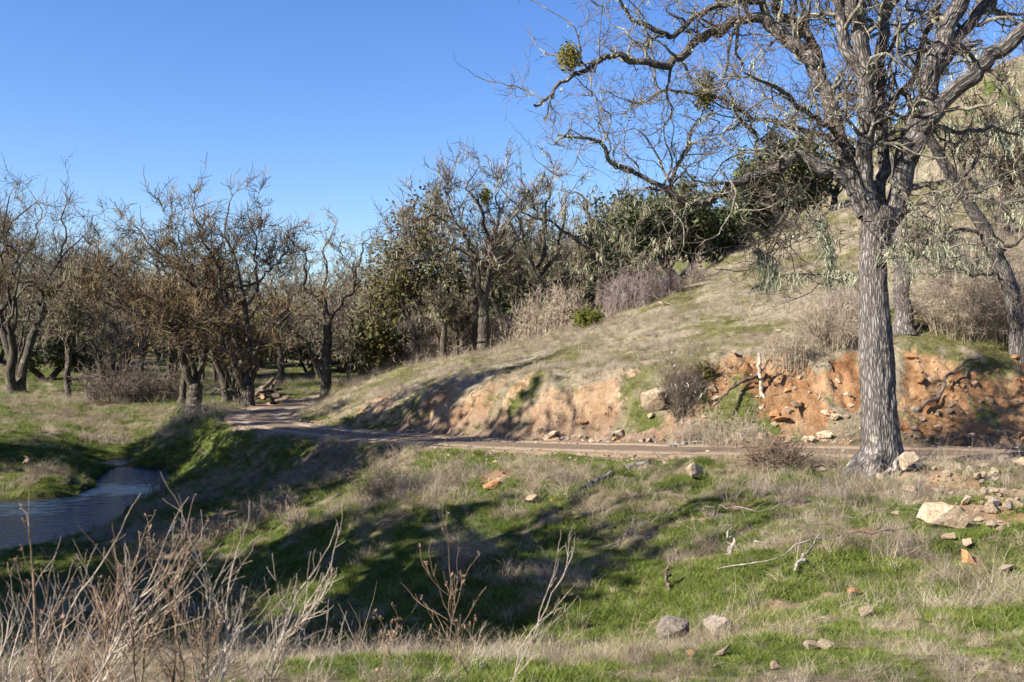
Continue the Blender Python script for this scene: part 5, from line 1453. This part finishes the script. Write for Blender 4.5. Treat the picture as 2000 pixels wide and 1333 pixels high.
RK = [  # label, column, row of the foot, width, height, material, big
    ('largest tan boulder with a jagged top in the lower right', 1842, 1034, 78, 48, 'rock_tan', True),
    ('pale slab leaning against the roots of the big trunk', 1772, 930, 34, 40, 'rock_pale', True),
    ('pinkish block up behind the largest tan boulder', 1878, 995, 32, 26, 'rock_tan', True),
    ('smooth pale block right of the largest tan boulder', 1940, 1008, 36, 24, 'rock_pale', True),
    ('split tan block at the right edge among the boulders', 1980, 998, 34, 26, 'rock_tan', True),
    ('small oval pale stone under the smooth block', 1938, 1034, 24, 14, 'rock_pale', False),
    ('thin slab wedged under the largest tan boulder', 1855, 1062, 28, 16, 'rock_tan', False),
    ('tan stone over the rusty boulder in the washout', 1890, 1072, 28, 16, 'rock_tan', False),
    ('rust-brown boulder in the washed-out hollow', 1892, 1110, 50, 26, 'rock_rust', True),
    ('grey-white stone on the grass below the oak roots', 1738, 972, 24, 13, 'rock_pale', False),
    ('tan stone in front of the oak roots', 1776, 972, 28, 15, 'rock_tan', False),
    ('upright pink sliver of stone at the foot of the oak', 1720, 946, 14, 22, 'rock_tan', False),
    ('small pale stone right of the leaning slab', 1826, 922, 14, 9, 'rock_pale', False),
    ('cream stone right of the oak on the road edge', 1848, 933, 20, 13, 'rock_pale', False),
    ('cluster-top cream stone near the road edge at right', 1874, 926, 26, 18, 'rock_pale', False),
    ('second cream stone near the road edge at right', 1890, 930, 14, 18, 'rock_pale', False),
    ('tan stone far right below the road edge', 1916, 942, 20, 15, 'rock_tan', False),
    ('pale cube-shaped stone far right below the road', 1940, 940, 20, 13, 'rock_pale', False),
    ('long grey rock sloping down towards the pale blocks', 1928, 968, 36, 16, 'rock_grey', False),
    ('flat pale slab at the right edge above the near bank', 1966, 1118, 40, 13, 'rock_pale', True),
    ('white-grey stone on the near bank below the hollow', 1688, 1208, 34, 16, 'rock_pale', True),
    ('reddish stone on bare earth in the gully', 1667, 1168, 22, 11, 'rock_rust', False),
    ('left one of two pale stones side by side in near grass', 1585, 1272, 24, 14, 'rock_pale', False),
    ('right one of two pale stones side by side in near grass', 1613, 1272, 24, 14, 'rock_pale', False),
    ('flat pinkish stone on the road edge left of the oak', 1602, 926, 20, 8, 'rock_tan', False),
    ('rounded brown boulder half sunk at the gully rim', 1312, 1266, 46, 42, 'rock_grey', True),
    ('blocky grey-brown boulder with a flat top at the gully rim', 1407, 1245, 60, 36, 'rock_grey', True),
    ('white stone in bright grass below the blocky boulder', 1411, 1283, 30, 16, 'rock_pale', True),
    ('little orange stone right of the rounded brown boulder', 1348, 1286, 14, 10, 'rock_rust', False),
    ('tan block like a stump on the slope below the road', 1355, 938, 36, 30, 'rock_tan', True),
    ('narrow reddish rock standing on the middle slope', 1038, 986, 24, 16, 'rock_tan', False),
    ('red earth clod on the slope below the middle of the road', 966, 956, 36, 16, 'rock_rust', True),
    ('small orange stone right of the narrow reddish rock', 1080, 985, 14, 9, 'rock_rust', False),
    ('tan stone in dry grass at the bottom right', 1512, 1310, 26, 12, 'rock_tan', False),
    ('great pale boulder bulging out of the cut bank', 1280, 815, 50, 58, 'rock_pale', True),
    ('pale stone under the great bank boulder', 1272, 826, 18, 10, 'rock_pale', False),
    ('leftmost dark stone of the rubble at the road edge', 1066, 863, 10, 7, 'rock_grey', False),
    ('pale long block in the rubble row on the far road edge', 1084, 860, 22, 12, 'rock_pale', False),
    ('brown stone on top of the rubble row', 1139, 846, 16, 9, 'rock_rust', False),
    ('tall pale chunk at the right end of the rubble row', 1209, 862, 26, 19, 'rock_pale', True),
    ('small dark stone on the road right of the rubble row', 1255, 867, 10, 8, 'rock_grey', False),
    ('pale rock at the far road edge opposite the brush heap', 1488, 866, 24, 15, 'rock_pale', True),
    ('biggest pale rock by the far road edge left of the oak', 1610, 862, 28, 20, 'rock_pale', True),
    ('pale stone left of the biggest road-edge rock', 1571, 868, 14, 13, 'rock_tan', False),
    ('pale stone close left of the biggest road-edge rock', 1584, 868, 16, 14, 'rock_tan', False),
    ('bright orange rock on the far road edge right of the oak', 1878, 874, 30, 16, 'rock_rust', True),
    ('stacked pale ledge in the bank below the broken post', 1392, 785, 24, 18, 'rock_tan', True),
    ('ledge stone jutting from the bank under the stacked ledge', 1400, 793, 22, 10, 'rock_tan', False),
    ('pale stone on the upper slope above the broken post', 1520, 652, 16, 7, 'rock_pale', False),
    ('pale stone on the brow over the dark twiggy shrub', 1433, 698, 14, 9, 'rock_pale', False),
    ('pale outcrop in the grass high on the slope', 1300, 600, 26, 7, 'rock_pale', False),
    ('tawny corner rock at the foot of the pile under the dry brush', 1530, 835, 30, 16, 'rock_rust', True),
    ('rust rock left in the pile under the dry brush', 1512, 826, 20, 14, 'rock_rust', False),
    ('tan rock right in the pile under the dry brush', 1556, 826, 22, 13, 'rock_tan', False),
    ('angular rock top of the pile under the dry brush', 1540, 815, 20, 11, 'rock_tan', False),
    ('pale block right of the rock pile under the dry brush', 1632, 822, 22, 16, 'rock_tan', True),
    ('small pale stone left below the rock pile', 1512, 843, 12, 8, 'rock_pale', False),
    ('dark stone standing out of the creek by the near shore', 92, 1022, 14, 6, 'rock_grey', False),
]
ROCKC = []
for i, (lab, px, py, w, h, mt, big) in enumerate(RK):
    D = Dcol(px, py - 2)
    nr_ = 1.25 if py > 1150 else 1.0
    rock(lab, px, D, w * 1.22 * nr_, h * 1.2 * nr_, mt, 400 + i, big=big, sink=0.12 if py > 1150 else 0.28)
    q_ = place(px, D); ROCKC.append((q_[0], q_[1] - (0.12 if py > 1150 else 0.05), pxm(w, D) * (0.85 if py > 1150 else 0.62)))
rnd = random.Random(9)
for i in range(95):     # rubble row on the far road edge
    px = rnd.choice([rnd.uniform(1060, 1210), rnd.uniform(1250, 1680), rnd.uniform(1770, 2010), rnd.uniform(1250, 1680)])
    rr_ = rnd.uniform(0, 1)
    d = Dcol(px, 868 - rr_ * 10)
    s = rnd.uniform(5, 15)
    rock('small stone in the rubble along the far road edge', px, d, s * 1.25, s * 0.8, rnd.choice(['rock_tan', 'rock_pale', 'rock_tan', 'rock_grey', 'rock_rust']), i, 'rubble stones along the far road edge', name='rubble_stone', cat='stone')
for i in range(90):     # scree fallen from the rusty bank
    px = rnd.uniform(1772, 2020); py = rnd.uniform(785, 860)
    d = Dcol(px, py)
    s = (4 + 14 * rnd.random() ** 2.2) * (0.8 if py > 845 else 1)
    rock('broken stone in the scree under the rusty bank at right', px, d, s * 1.3, s * 0.8, rnd.choice(['rock_tan', 'rock_rust', 'rock_tan', 'rock_rust', 'rock_grey']), i, 'scree stones under the rusty bank', name='scree_stone', tilt=0.6, sink=0.45, cat='stone')
for i in range(55):     # stones lying on and sticking out of the bank left of the trunk
    px = rnd.uniform(1340, 1678); py = rnd.uniform(715, 835)
    d = Dcol(px, py)
    s = 4 + 15 * rnd.random() ** 2.2
    rock('stone sticking out of the red bank left of the big trunk', px, d, s * 1.3, s * 0.75, rnd.choice(['rock_tan', 'rock_rust', 'rock_tan', 'rock_rust', 'rock_pale']), i, 'stones in the red bank left of the big trunk', name='bank_stone', tilt=0.6, sink=0.5, cat='stone')
for i in range(16):     # ledges in the rusty bank right of the trunk
    px = rnd.uniform(1765, 2010); py = rnd.uniform(700, 780)
    d = Dcol(px, py)
    s = rnd.uniform(10, 24)
    rock('ledge stone sticking out of the rusty bank at right', px, d, s * 1.4, s * 0.7, rnd.choice(['rock_tan', 'rock_rust', 'rock_rust']), i, 'ledge stones in the rusty bank', name='ledge_stone', tilt=0.35, sink=0.75, cat='stone')
for i in range(95):     # stones over the near slope and the grass at right
    px = rnd.choice([rnd.uniform(1560, 2010), rnd.gauss(1920, 60), rnd.gauss(1930, 55)]); py = rnd.choice([rnd.uniform(902, 1020), rnd.gauss(975, 35)])
    if px > 2015 or py < 902 or (1640 < px < 1790 and py < 960): continue
    d = Dcol(px, py)
    s = (6 + 22 * rnd.random() ** 2) * (1.0 if px > 1790 else 0.5)
    rock('small pale stone strewn over the grass right of the big trunk', px, d, s * 1.3, s * 0.8, rnd.choice(['rock_tan', 'rock_pale', 'rock_pale', 'rock_grey']), i, 'pale stones strewn over the grass right of the oak', name='strewn_stone', cat='stone')

# ------------------------------------------------------------------ scattered ground cover
def proto_blades(name, n, R, lmin, lmax, width, lean, droop, mat, seed, segs=3, twig=0.0, coherent=0.0):
    rng = np.random.default_rng(seed)
    a = rng.uniform(0, 6.283, n); r = R * np.sqrt(rng.uniform(0, 1, n))
    p = np.stack([np.cos(a) * r, np.sin(a) * r, np.full(n, -0.02)], 1)
    cd = rng.uniform(0, 6.283)
    la = np.where(rng.random(n) < coherent, cd + rng.normal(size=n) * 0.4, rng.uniform(0, 6.283, n))
    ln = np.abs(rng.normal(size=n)) * lean
    d = nrmz(np.stack([np.cos(la) * ln, np.sin(la) * ln, np.ones(n)], 1))
    hd = np.stack([np.cos(la), np.sin(la), np.zeros(n)], 1)
    L = rng.uniform(lmin, lmax, n)
    sa = rng.uniform(0, 6.283, n)
    side = np.stack([np.cos(sa), np.sin(sa), np.zeros(n)], 1) * width * 0.5
    rows = []; pos = p.copy(); bases = []
    for k in range(segs + 1):
        w = 1.0 if k == 0 else (1 - (k / segs) ** 1.5 * 0.85)
        rows += [pos - side * w, pos + side * w]
        bases.append((pos.copy(), d.copy()))
        d = nrmz(d + hd * droop * (k + 1) / segs - np.array([0, 0, 1.0]) * droop * 0.35 * (k + 1) / segs + rng.normal(size=d.shape) * 0.06)
        pos = pos + d * (L / segs)[:, None]
    V = np.stack(rows, 1).reshape(-1, 3); k2 = 2 * (segs + 1)
    b = (np.arange(n) * k2)[:, None]
    Q = np.concatenate([b + np.array([[2 * k, 2 * k + 1, 2 * k + 3, 2 * k + 2]]) for k in range(segs)], 0)
    if twig:
        m_ = int(n * twig)
        i = rng.integers(0, n, m_); kk = rng.integers(1, segs, m_)
        allp = np.stack([x[0] for x in bases], 1); alld = np.stack([x[1] for x in bases], 1)
        v2, q2 = strips(rng, allp[i, kk], (lmin + lmax) * 0.14, width * 0.9, 2, 0.25, dirs=nrmz(alld[i, kk] + rng.normal(size=(m_, 3)) * 0.6))
        Q = np.concatenate([Q, q2 + len(V)]); V = np.concatenate([V, v2])
    me = bpy.data.meshes.new(name)
    me.from_pydata(V.tolist(), [], Q.tolist())
    me.materials.append(mat)
    o = bpy.data.objects.new(name, me)
    return o

def grass_mat(name, stops, scale=0.8, trans=0.3, rnd=0.5):
    m, nt, b = new_mat(name)
    g = N(nt, 'ShaderNodeNewGeometry'); oi = N(nt, 'ShaderNodeObjectInfo')
    n = noise(nt, g.outputs['Position'], scale, 4, 0.6)
    f = math_n(nt, 'ADD', math_n(nt, 'MULTIPLY', n, 1 - rnd * 0.5), math_n(nt, 'MULTIPLY_ADD', oi.outputs['Random'], rnd, -rnd * 0.25))
    col = ramp(nt, f, stops)
    nt.links.new(col, b.inputs['Base Color'])
    b.inputs['Roughness'].default_value = 0.7
    b.inputs['Specular IOR Level'].default_value = 0.15
    t = N(nt, 'ShaderNodeBsdfTranslucent'); nt.links.new(col, t.inputs[0])
    mx = N(nt, 'ShaderNodeMixShader'); mx.inputs[0].default_value = trans
    out = nt.nodes['Material Output']
    nt.links.new(b.outputs[0], mx.inputs[1]); nt.links.new(t.outputs[0], mx.inputs[2]); nt.links.new(mx.outputs[0], out.inputs[0])
    return m
G_GREEN = grass_mat('fresh green grass', [(0.25, (0.055, 0.08, 0.012)), (0.5, (0.11, 0.15, 0.024)), (0.75, (0.20, 0.225, 0.058))])
G_DRY = grass_mat('dry straw', [(0.25, (0.19, 0.15, 0.09)), (0.5, (0.33, 0.27, 0.175)), (0.75, (0.48, 0.41, 0.29))])
G_WEED = grass_mat('dead grey weeds', [(0.25, (0.15, 0.115, 0.088)), (0.5, (0.26, 0.21, 0.165)), (0.75, (0.38, 0.32, 0.255))])

def scatter(name, Pn, sc, variants, seed, tilt=0.2, stretch=1.0):
    """one object of kind stuff: prototypes set on the given ground points"""
    rng = np.random.default_rng(seed)
    n = len(Pn)
    me = bpy.data.meshes.new(name)
    me.vertices.add(n); me.vertices.foreach_set('co', np.asarray(Pn, np.float32).ravel())
    rot = np.stack([rng.normal(size=n) * tilt, rng.normal(size=n) * tilt, rng.uniform(0, 6.283, n)], 1).astype(np.float32)
    a = me.attributes.new('rot', 'FLOAT_VECTOR', 'POINT'); a.data.foreach_set('vector', rot.ravel())
    a = me.attributes.new('scl', 'FLOAT', 'POINT'); a.data.foreach_set('value', np.asarray(sc, np.float32))
    a = me.attributes.new('pick', 'INT', 'POINT'); a.data.foreach_set('value', rng.integers(0, len(variants), n).astype(np.int32))
    me.update()
    o = bpy.data.objects.new(name, me); COL.objects.link(o)
    coll = bpy.data.collections.new(name + '_models')
    for v in variants: coll.objects.link(v)
    ng = bpy.data.node_groups.new(name, 'GeometryNodeTree')
    ng.interface.new_socket('Geometry', in_out='INPUT', socket_type='NodeSocketGeometry')
    ng.interface.new_socket('Geometry', in_out='OUTPUT', socket_type='NodeSocketGeometry')
    gi = ng.nodes.new('NodeGroupInput'); go = ng.nodes.new('NodeGroupOutput')
    ci = ng.nodes.new('GeometryNodeCollectionInfo'); ci.inputs['Collection'].default_value = coll
    ci.inputs['Separate Children'].default_value = True; ci.inputs['Reset Children'].default_value = True
    ip = ng.nodes.new('GeometryNodeInstanceOnPoints'); ip.inputs['Pick Instance'].default_value = True
    def na(nm, ty):
        x = ng.nodes.new('GeometryNodeInputNamedAttribute'); x.data_type = ty; x.inputs['Name'].default_value = nm
        return x.outputs['Attribute']
    ng.links.new(gi.outputs[0], ip.inputs['Points'])
    ng.links.new(ci.outputs[0], ip.inputs['Instance'])
    ng.links.new(na('pick', 'INT'), ip.inputs['Instance Index'])
    er = ng.nodes.new('FunctionNodeEulerToRotation')
    ng.links.new(na('rot', 'FLOAT_VECTOR'), er.inputs[0])
    ng.links.new(er.outputs[0], ip.inputs['Rotation'])
    ng.links.new(na('scl', 'FLOAT'), ip.inputs['Scale'])
    ng.links.new(ip.outputs[0], go.inputs[0])
    md = o.modifiers.new('scatter', 'NODES'); md.node_group = ng
    return o

rng = np.random.default_rng(500)
def sample_band(r1, r2, dens, th=37):
    t = math.radians(th)
    n = int(t * (r2 * r2 - r1 * r1) * dens)
    r = np.sqrt(rng.uniform(r1 * r1, r2 * r2, n)); a = rng.uniform(-t, t, n)
    return r * np.sin(a), r * np.cos(a)
bands = [(3.0, 6, 130), (6, 9, 130), (9, 14, 100), (14, 20, 70), (20, 30, 46), (30, 46, 24), (46, 66, 9), (66, 100, 3)]
X, Y = [], []
for b_ in bands:
    x, y = sample_band(*b_); X.append(x); Y.append(y)
X = np.concatenate(X); Y = np.concatenate(Y)
Z = terrain(X, Y)
soil, green, hill, rd = ground_masks(X, Y, Z)
r = np.hypot(X, Y)
dry_ok = Z > -4.97
dryn = fbm(X * 0.8, Y * 0.8, None, 77, 3)
keep = dry_ok & (np.abs(rd) > ROAD_HW - 0.1 + 0.35 * fbm(X * 3, Y * 3, None, 78, 2)) & (rng.random(len(X)) > np.clip(soil * 1.25 - 0.1, 0, np.where(np.abs(rd) < 1.7, 0.985, 0.91)))
oak_c = place(1722, 18.3)
keep &= np.hypot(X - oak_c[0], Y - oak_c[1]) > 0.6
for cx_, cy_, cr_ in ROCKC:
    keep &= np.hypot(X - cx_, (Y - cy_) * 0.8) > cr_
X, Y, Z, green, hill, rd, r, dryn = [q[keep] for q in (X, Y, Z, green, hill, rd, r, dryn)]
PT = np.stack([X, Y, Z], 1)
u_ = rng.random(len(X))
isg = u_ < sstep(0.1, 0.9, green) * 0.9 + 0.05
rest = ~isg
isw = rest & (rng.random(len(X)) < np.clip(0.2 + 0.12 * hill + 0.7 * dryn, 0.05, 0.85))
isd = rest & ~isw
far_s = (1 - 0.25 * hill) * (0.36 + 0.16 * sstep(7, 10, r) + 0.22 * sstep(6, 11, r) + 0.75 * sstep(20, 60, r)) * np.clip(1 + 0.5 * fbm(X * 0.7, Y * 0.7, None, 79, 2), .55, 1.6)
vg = [proto_blades('green_blades', 64, 0.13, 0.05, 0.15, 0.0065, 0.45, 0.5, G_GREEN, 600 + k) for k in range(6)]
vd = [proto_blades('straw_blades', 46, 0.11, 0.12, 0.36, 0.0042, 0.8, 0.75, G_DRY, 620 + k, 4, 0.3, 0.6) for k in range(7)]
vd += [proto_blades('long_straw', 14, 0.16, 0.3, 0.75, 0.0045, 1.5, 0.5, G_DRY, 630 + k, 4, 0.8, 0.4) for k in range(3)]
vw = [proto_blades('weed_stems', 30, 0.12, 0.14, 0.40, 0.0045, 0.5, 0.25, G_WEED, 640 + k, 4, 2.0, 0.3) for k in range(6)]
n_i = isg.sum()
iso = isg & (hill > 0.5)
isg = isg & ~iso
G_OLIVE = grass_mat('olive hillside grass', [(0.25, (0.10, 0.105, 0.03)), (0.5, (0.175, 0.17, 0.06)), (0.75, (0.28, 0.26, 0.115))])
vo = [proto_blades('olive_blades', 56, 0.14, 0.05, 0.17, 0.006, 0.5, 0.5, G_OLIVE, 660 + k) for k in range(5)]
tag(scatter('green_grass', PT[isg], far_s[isg] * rng.uniform(0.6, 1.35, isg.sum()) * 1.2, vg, 1, 0.12), 'short fresh green grass over the slope and the flat', 'grass', kind='stuff')
tag(scatter('olive_grass', PT[iso], far_s[iso] * rng.uniform(0.6, 1.4, iso.sum()) * 1.2, vo, 5, 0.15), 'muted olive grass over the hillside above the cut bank', 'grass', kind='stuff')
tag(scatter('dry_grass', PT[isd], far_s[isd] * rng.uniform(0.6, 1.3, isd.sum()), vd, 2, 0.3), 'matted straw-coloured dry grass over slope and bank', 'grass', kind='stuff')
tag(scatter('dead_weeds', PT[isw], far_s[isw] * (0.5 + 1.3 * rng.random(isw.sum()) ** 2), vw, 3, 0.2), 'grey dead weed stems over the hillside and the slope', 'weeds', kind='stuff')

# gravel on the road, its verges and the bank foot
gx_, gy_ = sample_band(18, 40, 60, 34)
gd, _z = road_info(gx_, gy_)
k_ = (np.abs(gd) < 2.6) & (rng.random(len(gx_)) < np.where(np.abs(gd) < 1.1, 0.25, 0.8) * np.where(gd > 1.4, 1.2, 0.7))
sm_ = soil_mask(gx_, gy_); k_ |= (sm_ > 0.4) & (rng.random(len(gx_)) < 0.7)
gx_, gy_ = gx_[k_], gy_[k_]
GP = np.stack([gx_, gy_, terrain(gx_, gy_) + np.where(np.abs(gd[k_]) < ROAD_HW, 0.06, 0.005)], 1)
gr_v = []
for k in range(5):
    me = rock_mesh('small', k).copy(); me.materials.clear(); me.materials.append(M[['rock_tan', 'rock_pale', 'rock_tan', 'rock_rust', 'rock_grey'][k]])
    gr_v.append(bpy.data.objects.new('gravel_piece', me))
tag(scatter('gravel', GP, np.abs(rng.normal(size=len(GP))) * 0.022 + 0.008, gr_v, 4, 0.5), 'gravel and crumbs of stone along the road and bank', 'gravel', kind='stuff')

# ------------------------------------------------------------------ dry weed stalks in front of the lens
def weed(label, px, D, top, seed, mat, nb=7, r0=0.005, lean=0.0, heads=True, spread=(20, 50), nst=1, name='dry_weed', bl=0.5):
    rng = np.random.default_rng(seed)
    b = place(px, D, 1500)
    root = thing(name, label, 'weed', b)
    h = (CY - top) / F * D - b[2]
    st = []
    for s in range(nst):
        ln = lean + rng.normal() * 0.12 * (nst > 1)
        st.append(limb_to(rng, b + np.array([rng.normal() * .03 * (nst > 1), rng.normal() * .03 * (nst > 1), -0.03]), b + np.array([ln * h, rng.normal() * 0.1 * h, h * rng.uniform(0.8, 1.0)]), r0, r0 * 0.5, 12, gn=0.06, dir0=(ln * 0.4, 0, 1)))
    for p, r in st:
        v, q, u = tubes(p[None], r[None], 6); mk('stalk', v, q, None, mat, root, uv=u)
    par = np.stack([p for p, _ in st]); pr = np.stack([r for _, r in st])
    g, gr = spawn(rng, par, pr, nb, h * bl * 0.62, spread, 0.10, 0.10, 7, 0.75, rmin=0.0014, t0=0.35)
    g2, gr2 = spawn(rng, g, gr, 3, h * bl * 0.22, (20, 50), 0.12, 0.10, 5, 0.75, rmin=0.0012, t0=0.35)
    v, q, u = joinq([tubes(g, gr, 5), tubes(g2, gr2, 4)])
    mk('side_stems', v, q, None, mat, root, uv=u)
    if heads:
        tips = g2[::1, -1][:24]
        V, Q = [], []; o = 0
        for t in tips:
            k = strips(rng, np.tile(t, (9, 1)), 0.014, 0.007, 1, 0.2, dirs=nrmz(rng.normal(size=(9, 3)) + np.array([0, 0, .8])))
            V.append(k[0]); Q.append(k[1] + o); o += len(k[0])
        ho = mk('seed_heads', np.concatenate(V), np.concatenate(Q), None, M['weed_brown'], root, smooth=False); ho['kind'] = 'stuff'
    return root
WD = [('tall brown weed with round seed heads nearest the left edge', 95, 3.3, 1085, 701, 'weed_brown', 9, 0.006, 0.02, True, 1),
      ('pale weed stalks leaning right at the bottom left', 30, 3.4, 1130, 702, 'weed_pale', 8, 0.0055, 0.35, False, 3),
      ('pale arching weed stalks behind the tall brown weed', 90, 3.6, 1150, 703, 'weed_pale', 8, 0.005, 0.45, False, 3),
      ('brown weed with crooked stems left of the middle weeds', 190, 3.6, 1120, 704, 'weed_brown', 9, 0.0055, 0.05, True, 2),
      ('brown branching weed right of the tall seed-headed one', 270, 3.5, 1095, 705, 'weed_brown', 10, 0.0055, -0.03, True, 2),
      ('dense brown weed next to the white branching weed', 330, 3.7, 1130, 706, 'weed_brown', 10, 0.0055, 0.0, True, 2),
      ('white many-branched weed spreading like a candlestick', 430, 3.6, 1075, 707, 'weed_pale', 12, 0.0055, 0.0, False, 2),
      ('pale weed just right of the candlestick weed', 470, 3.9, 1120, 708, 'weed_pale', 8, 0.0045, 0.25, False, 2),
      ('thin pale weed leaning over the puddle', 520, 4.3, 1160, 709, 'weed_pale', 6, 0.004, 0.5, False, 2),
      ('blurred brown weed standing in the middle foreground', 905, 4.3, 1075, 710, 'weed_brown', 9, 0.004, 0.0, True, 2),
      ('long pale stem rising right of the middle weed', 985, 4.2, 1075, 711, 'weed_pale', 5, 0.0042, 0.35, False, 2),
      ('faint brown weed right of the centre foreground', 1225, 4.4, 1190, 713, 'weed_brown', 5, 0.0035, 0.05, False, 1),
      ('low brown weeds left of the centre foreground', 740, 4.6, 1230, 714, 'weed_brown', 6, 0.0035, 0.05, True, 2),
      ('short pale weeds below the puddle', 620, 4.6, 1230, 715, 'weed_pale', 6, 0.0035, 0.2, False, 3),
      ('short brown stems at the bottom edge left of centre', 380, 4.2, 1200, 716, 'weed_brown', 7, 0.004, 0.1, True, 3),
      ('brown stems crowding the bottom left corner', 140, 4.2, 1190, 717, 'weed_brown', 8, 0.0045, 0.1, True, 3),
      ('pale stems crowding the left edge', 0, 3.9, 1180, 718, 'weed_pale', 8, 0.0045, 0.2, False, 3)]
for lab, px, D, top, seed, mt, nb, r0, ln, hd, ns in WD:
    weed(lab, px, D, top, seed, M[mt], nb + (4 if px < 600 else 0), r0 * (1.1 if px < 600 else 0.7), ln, hd, nst=ns)
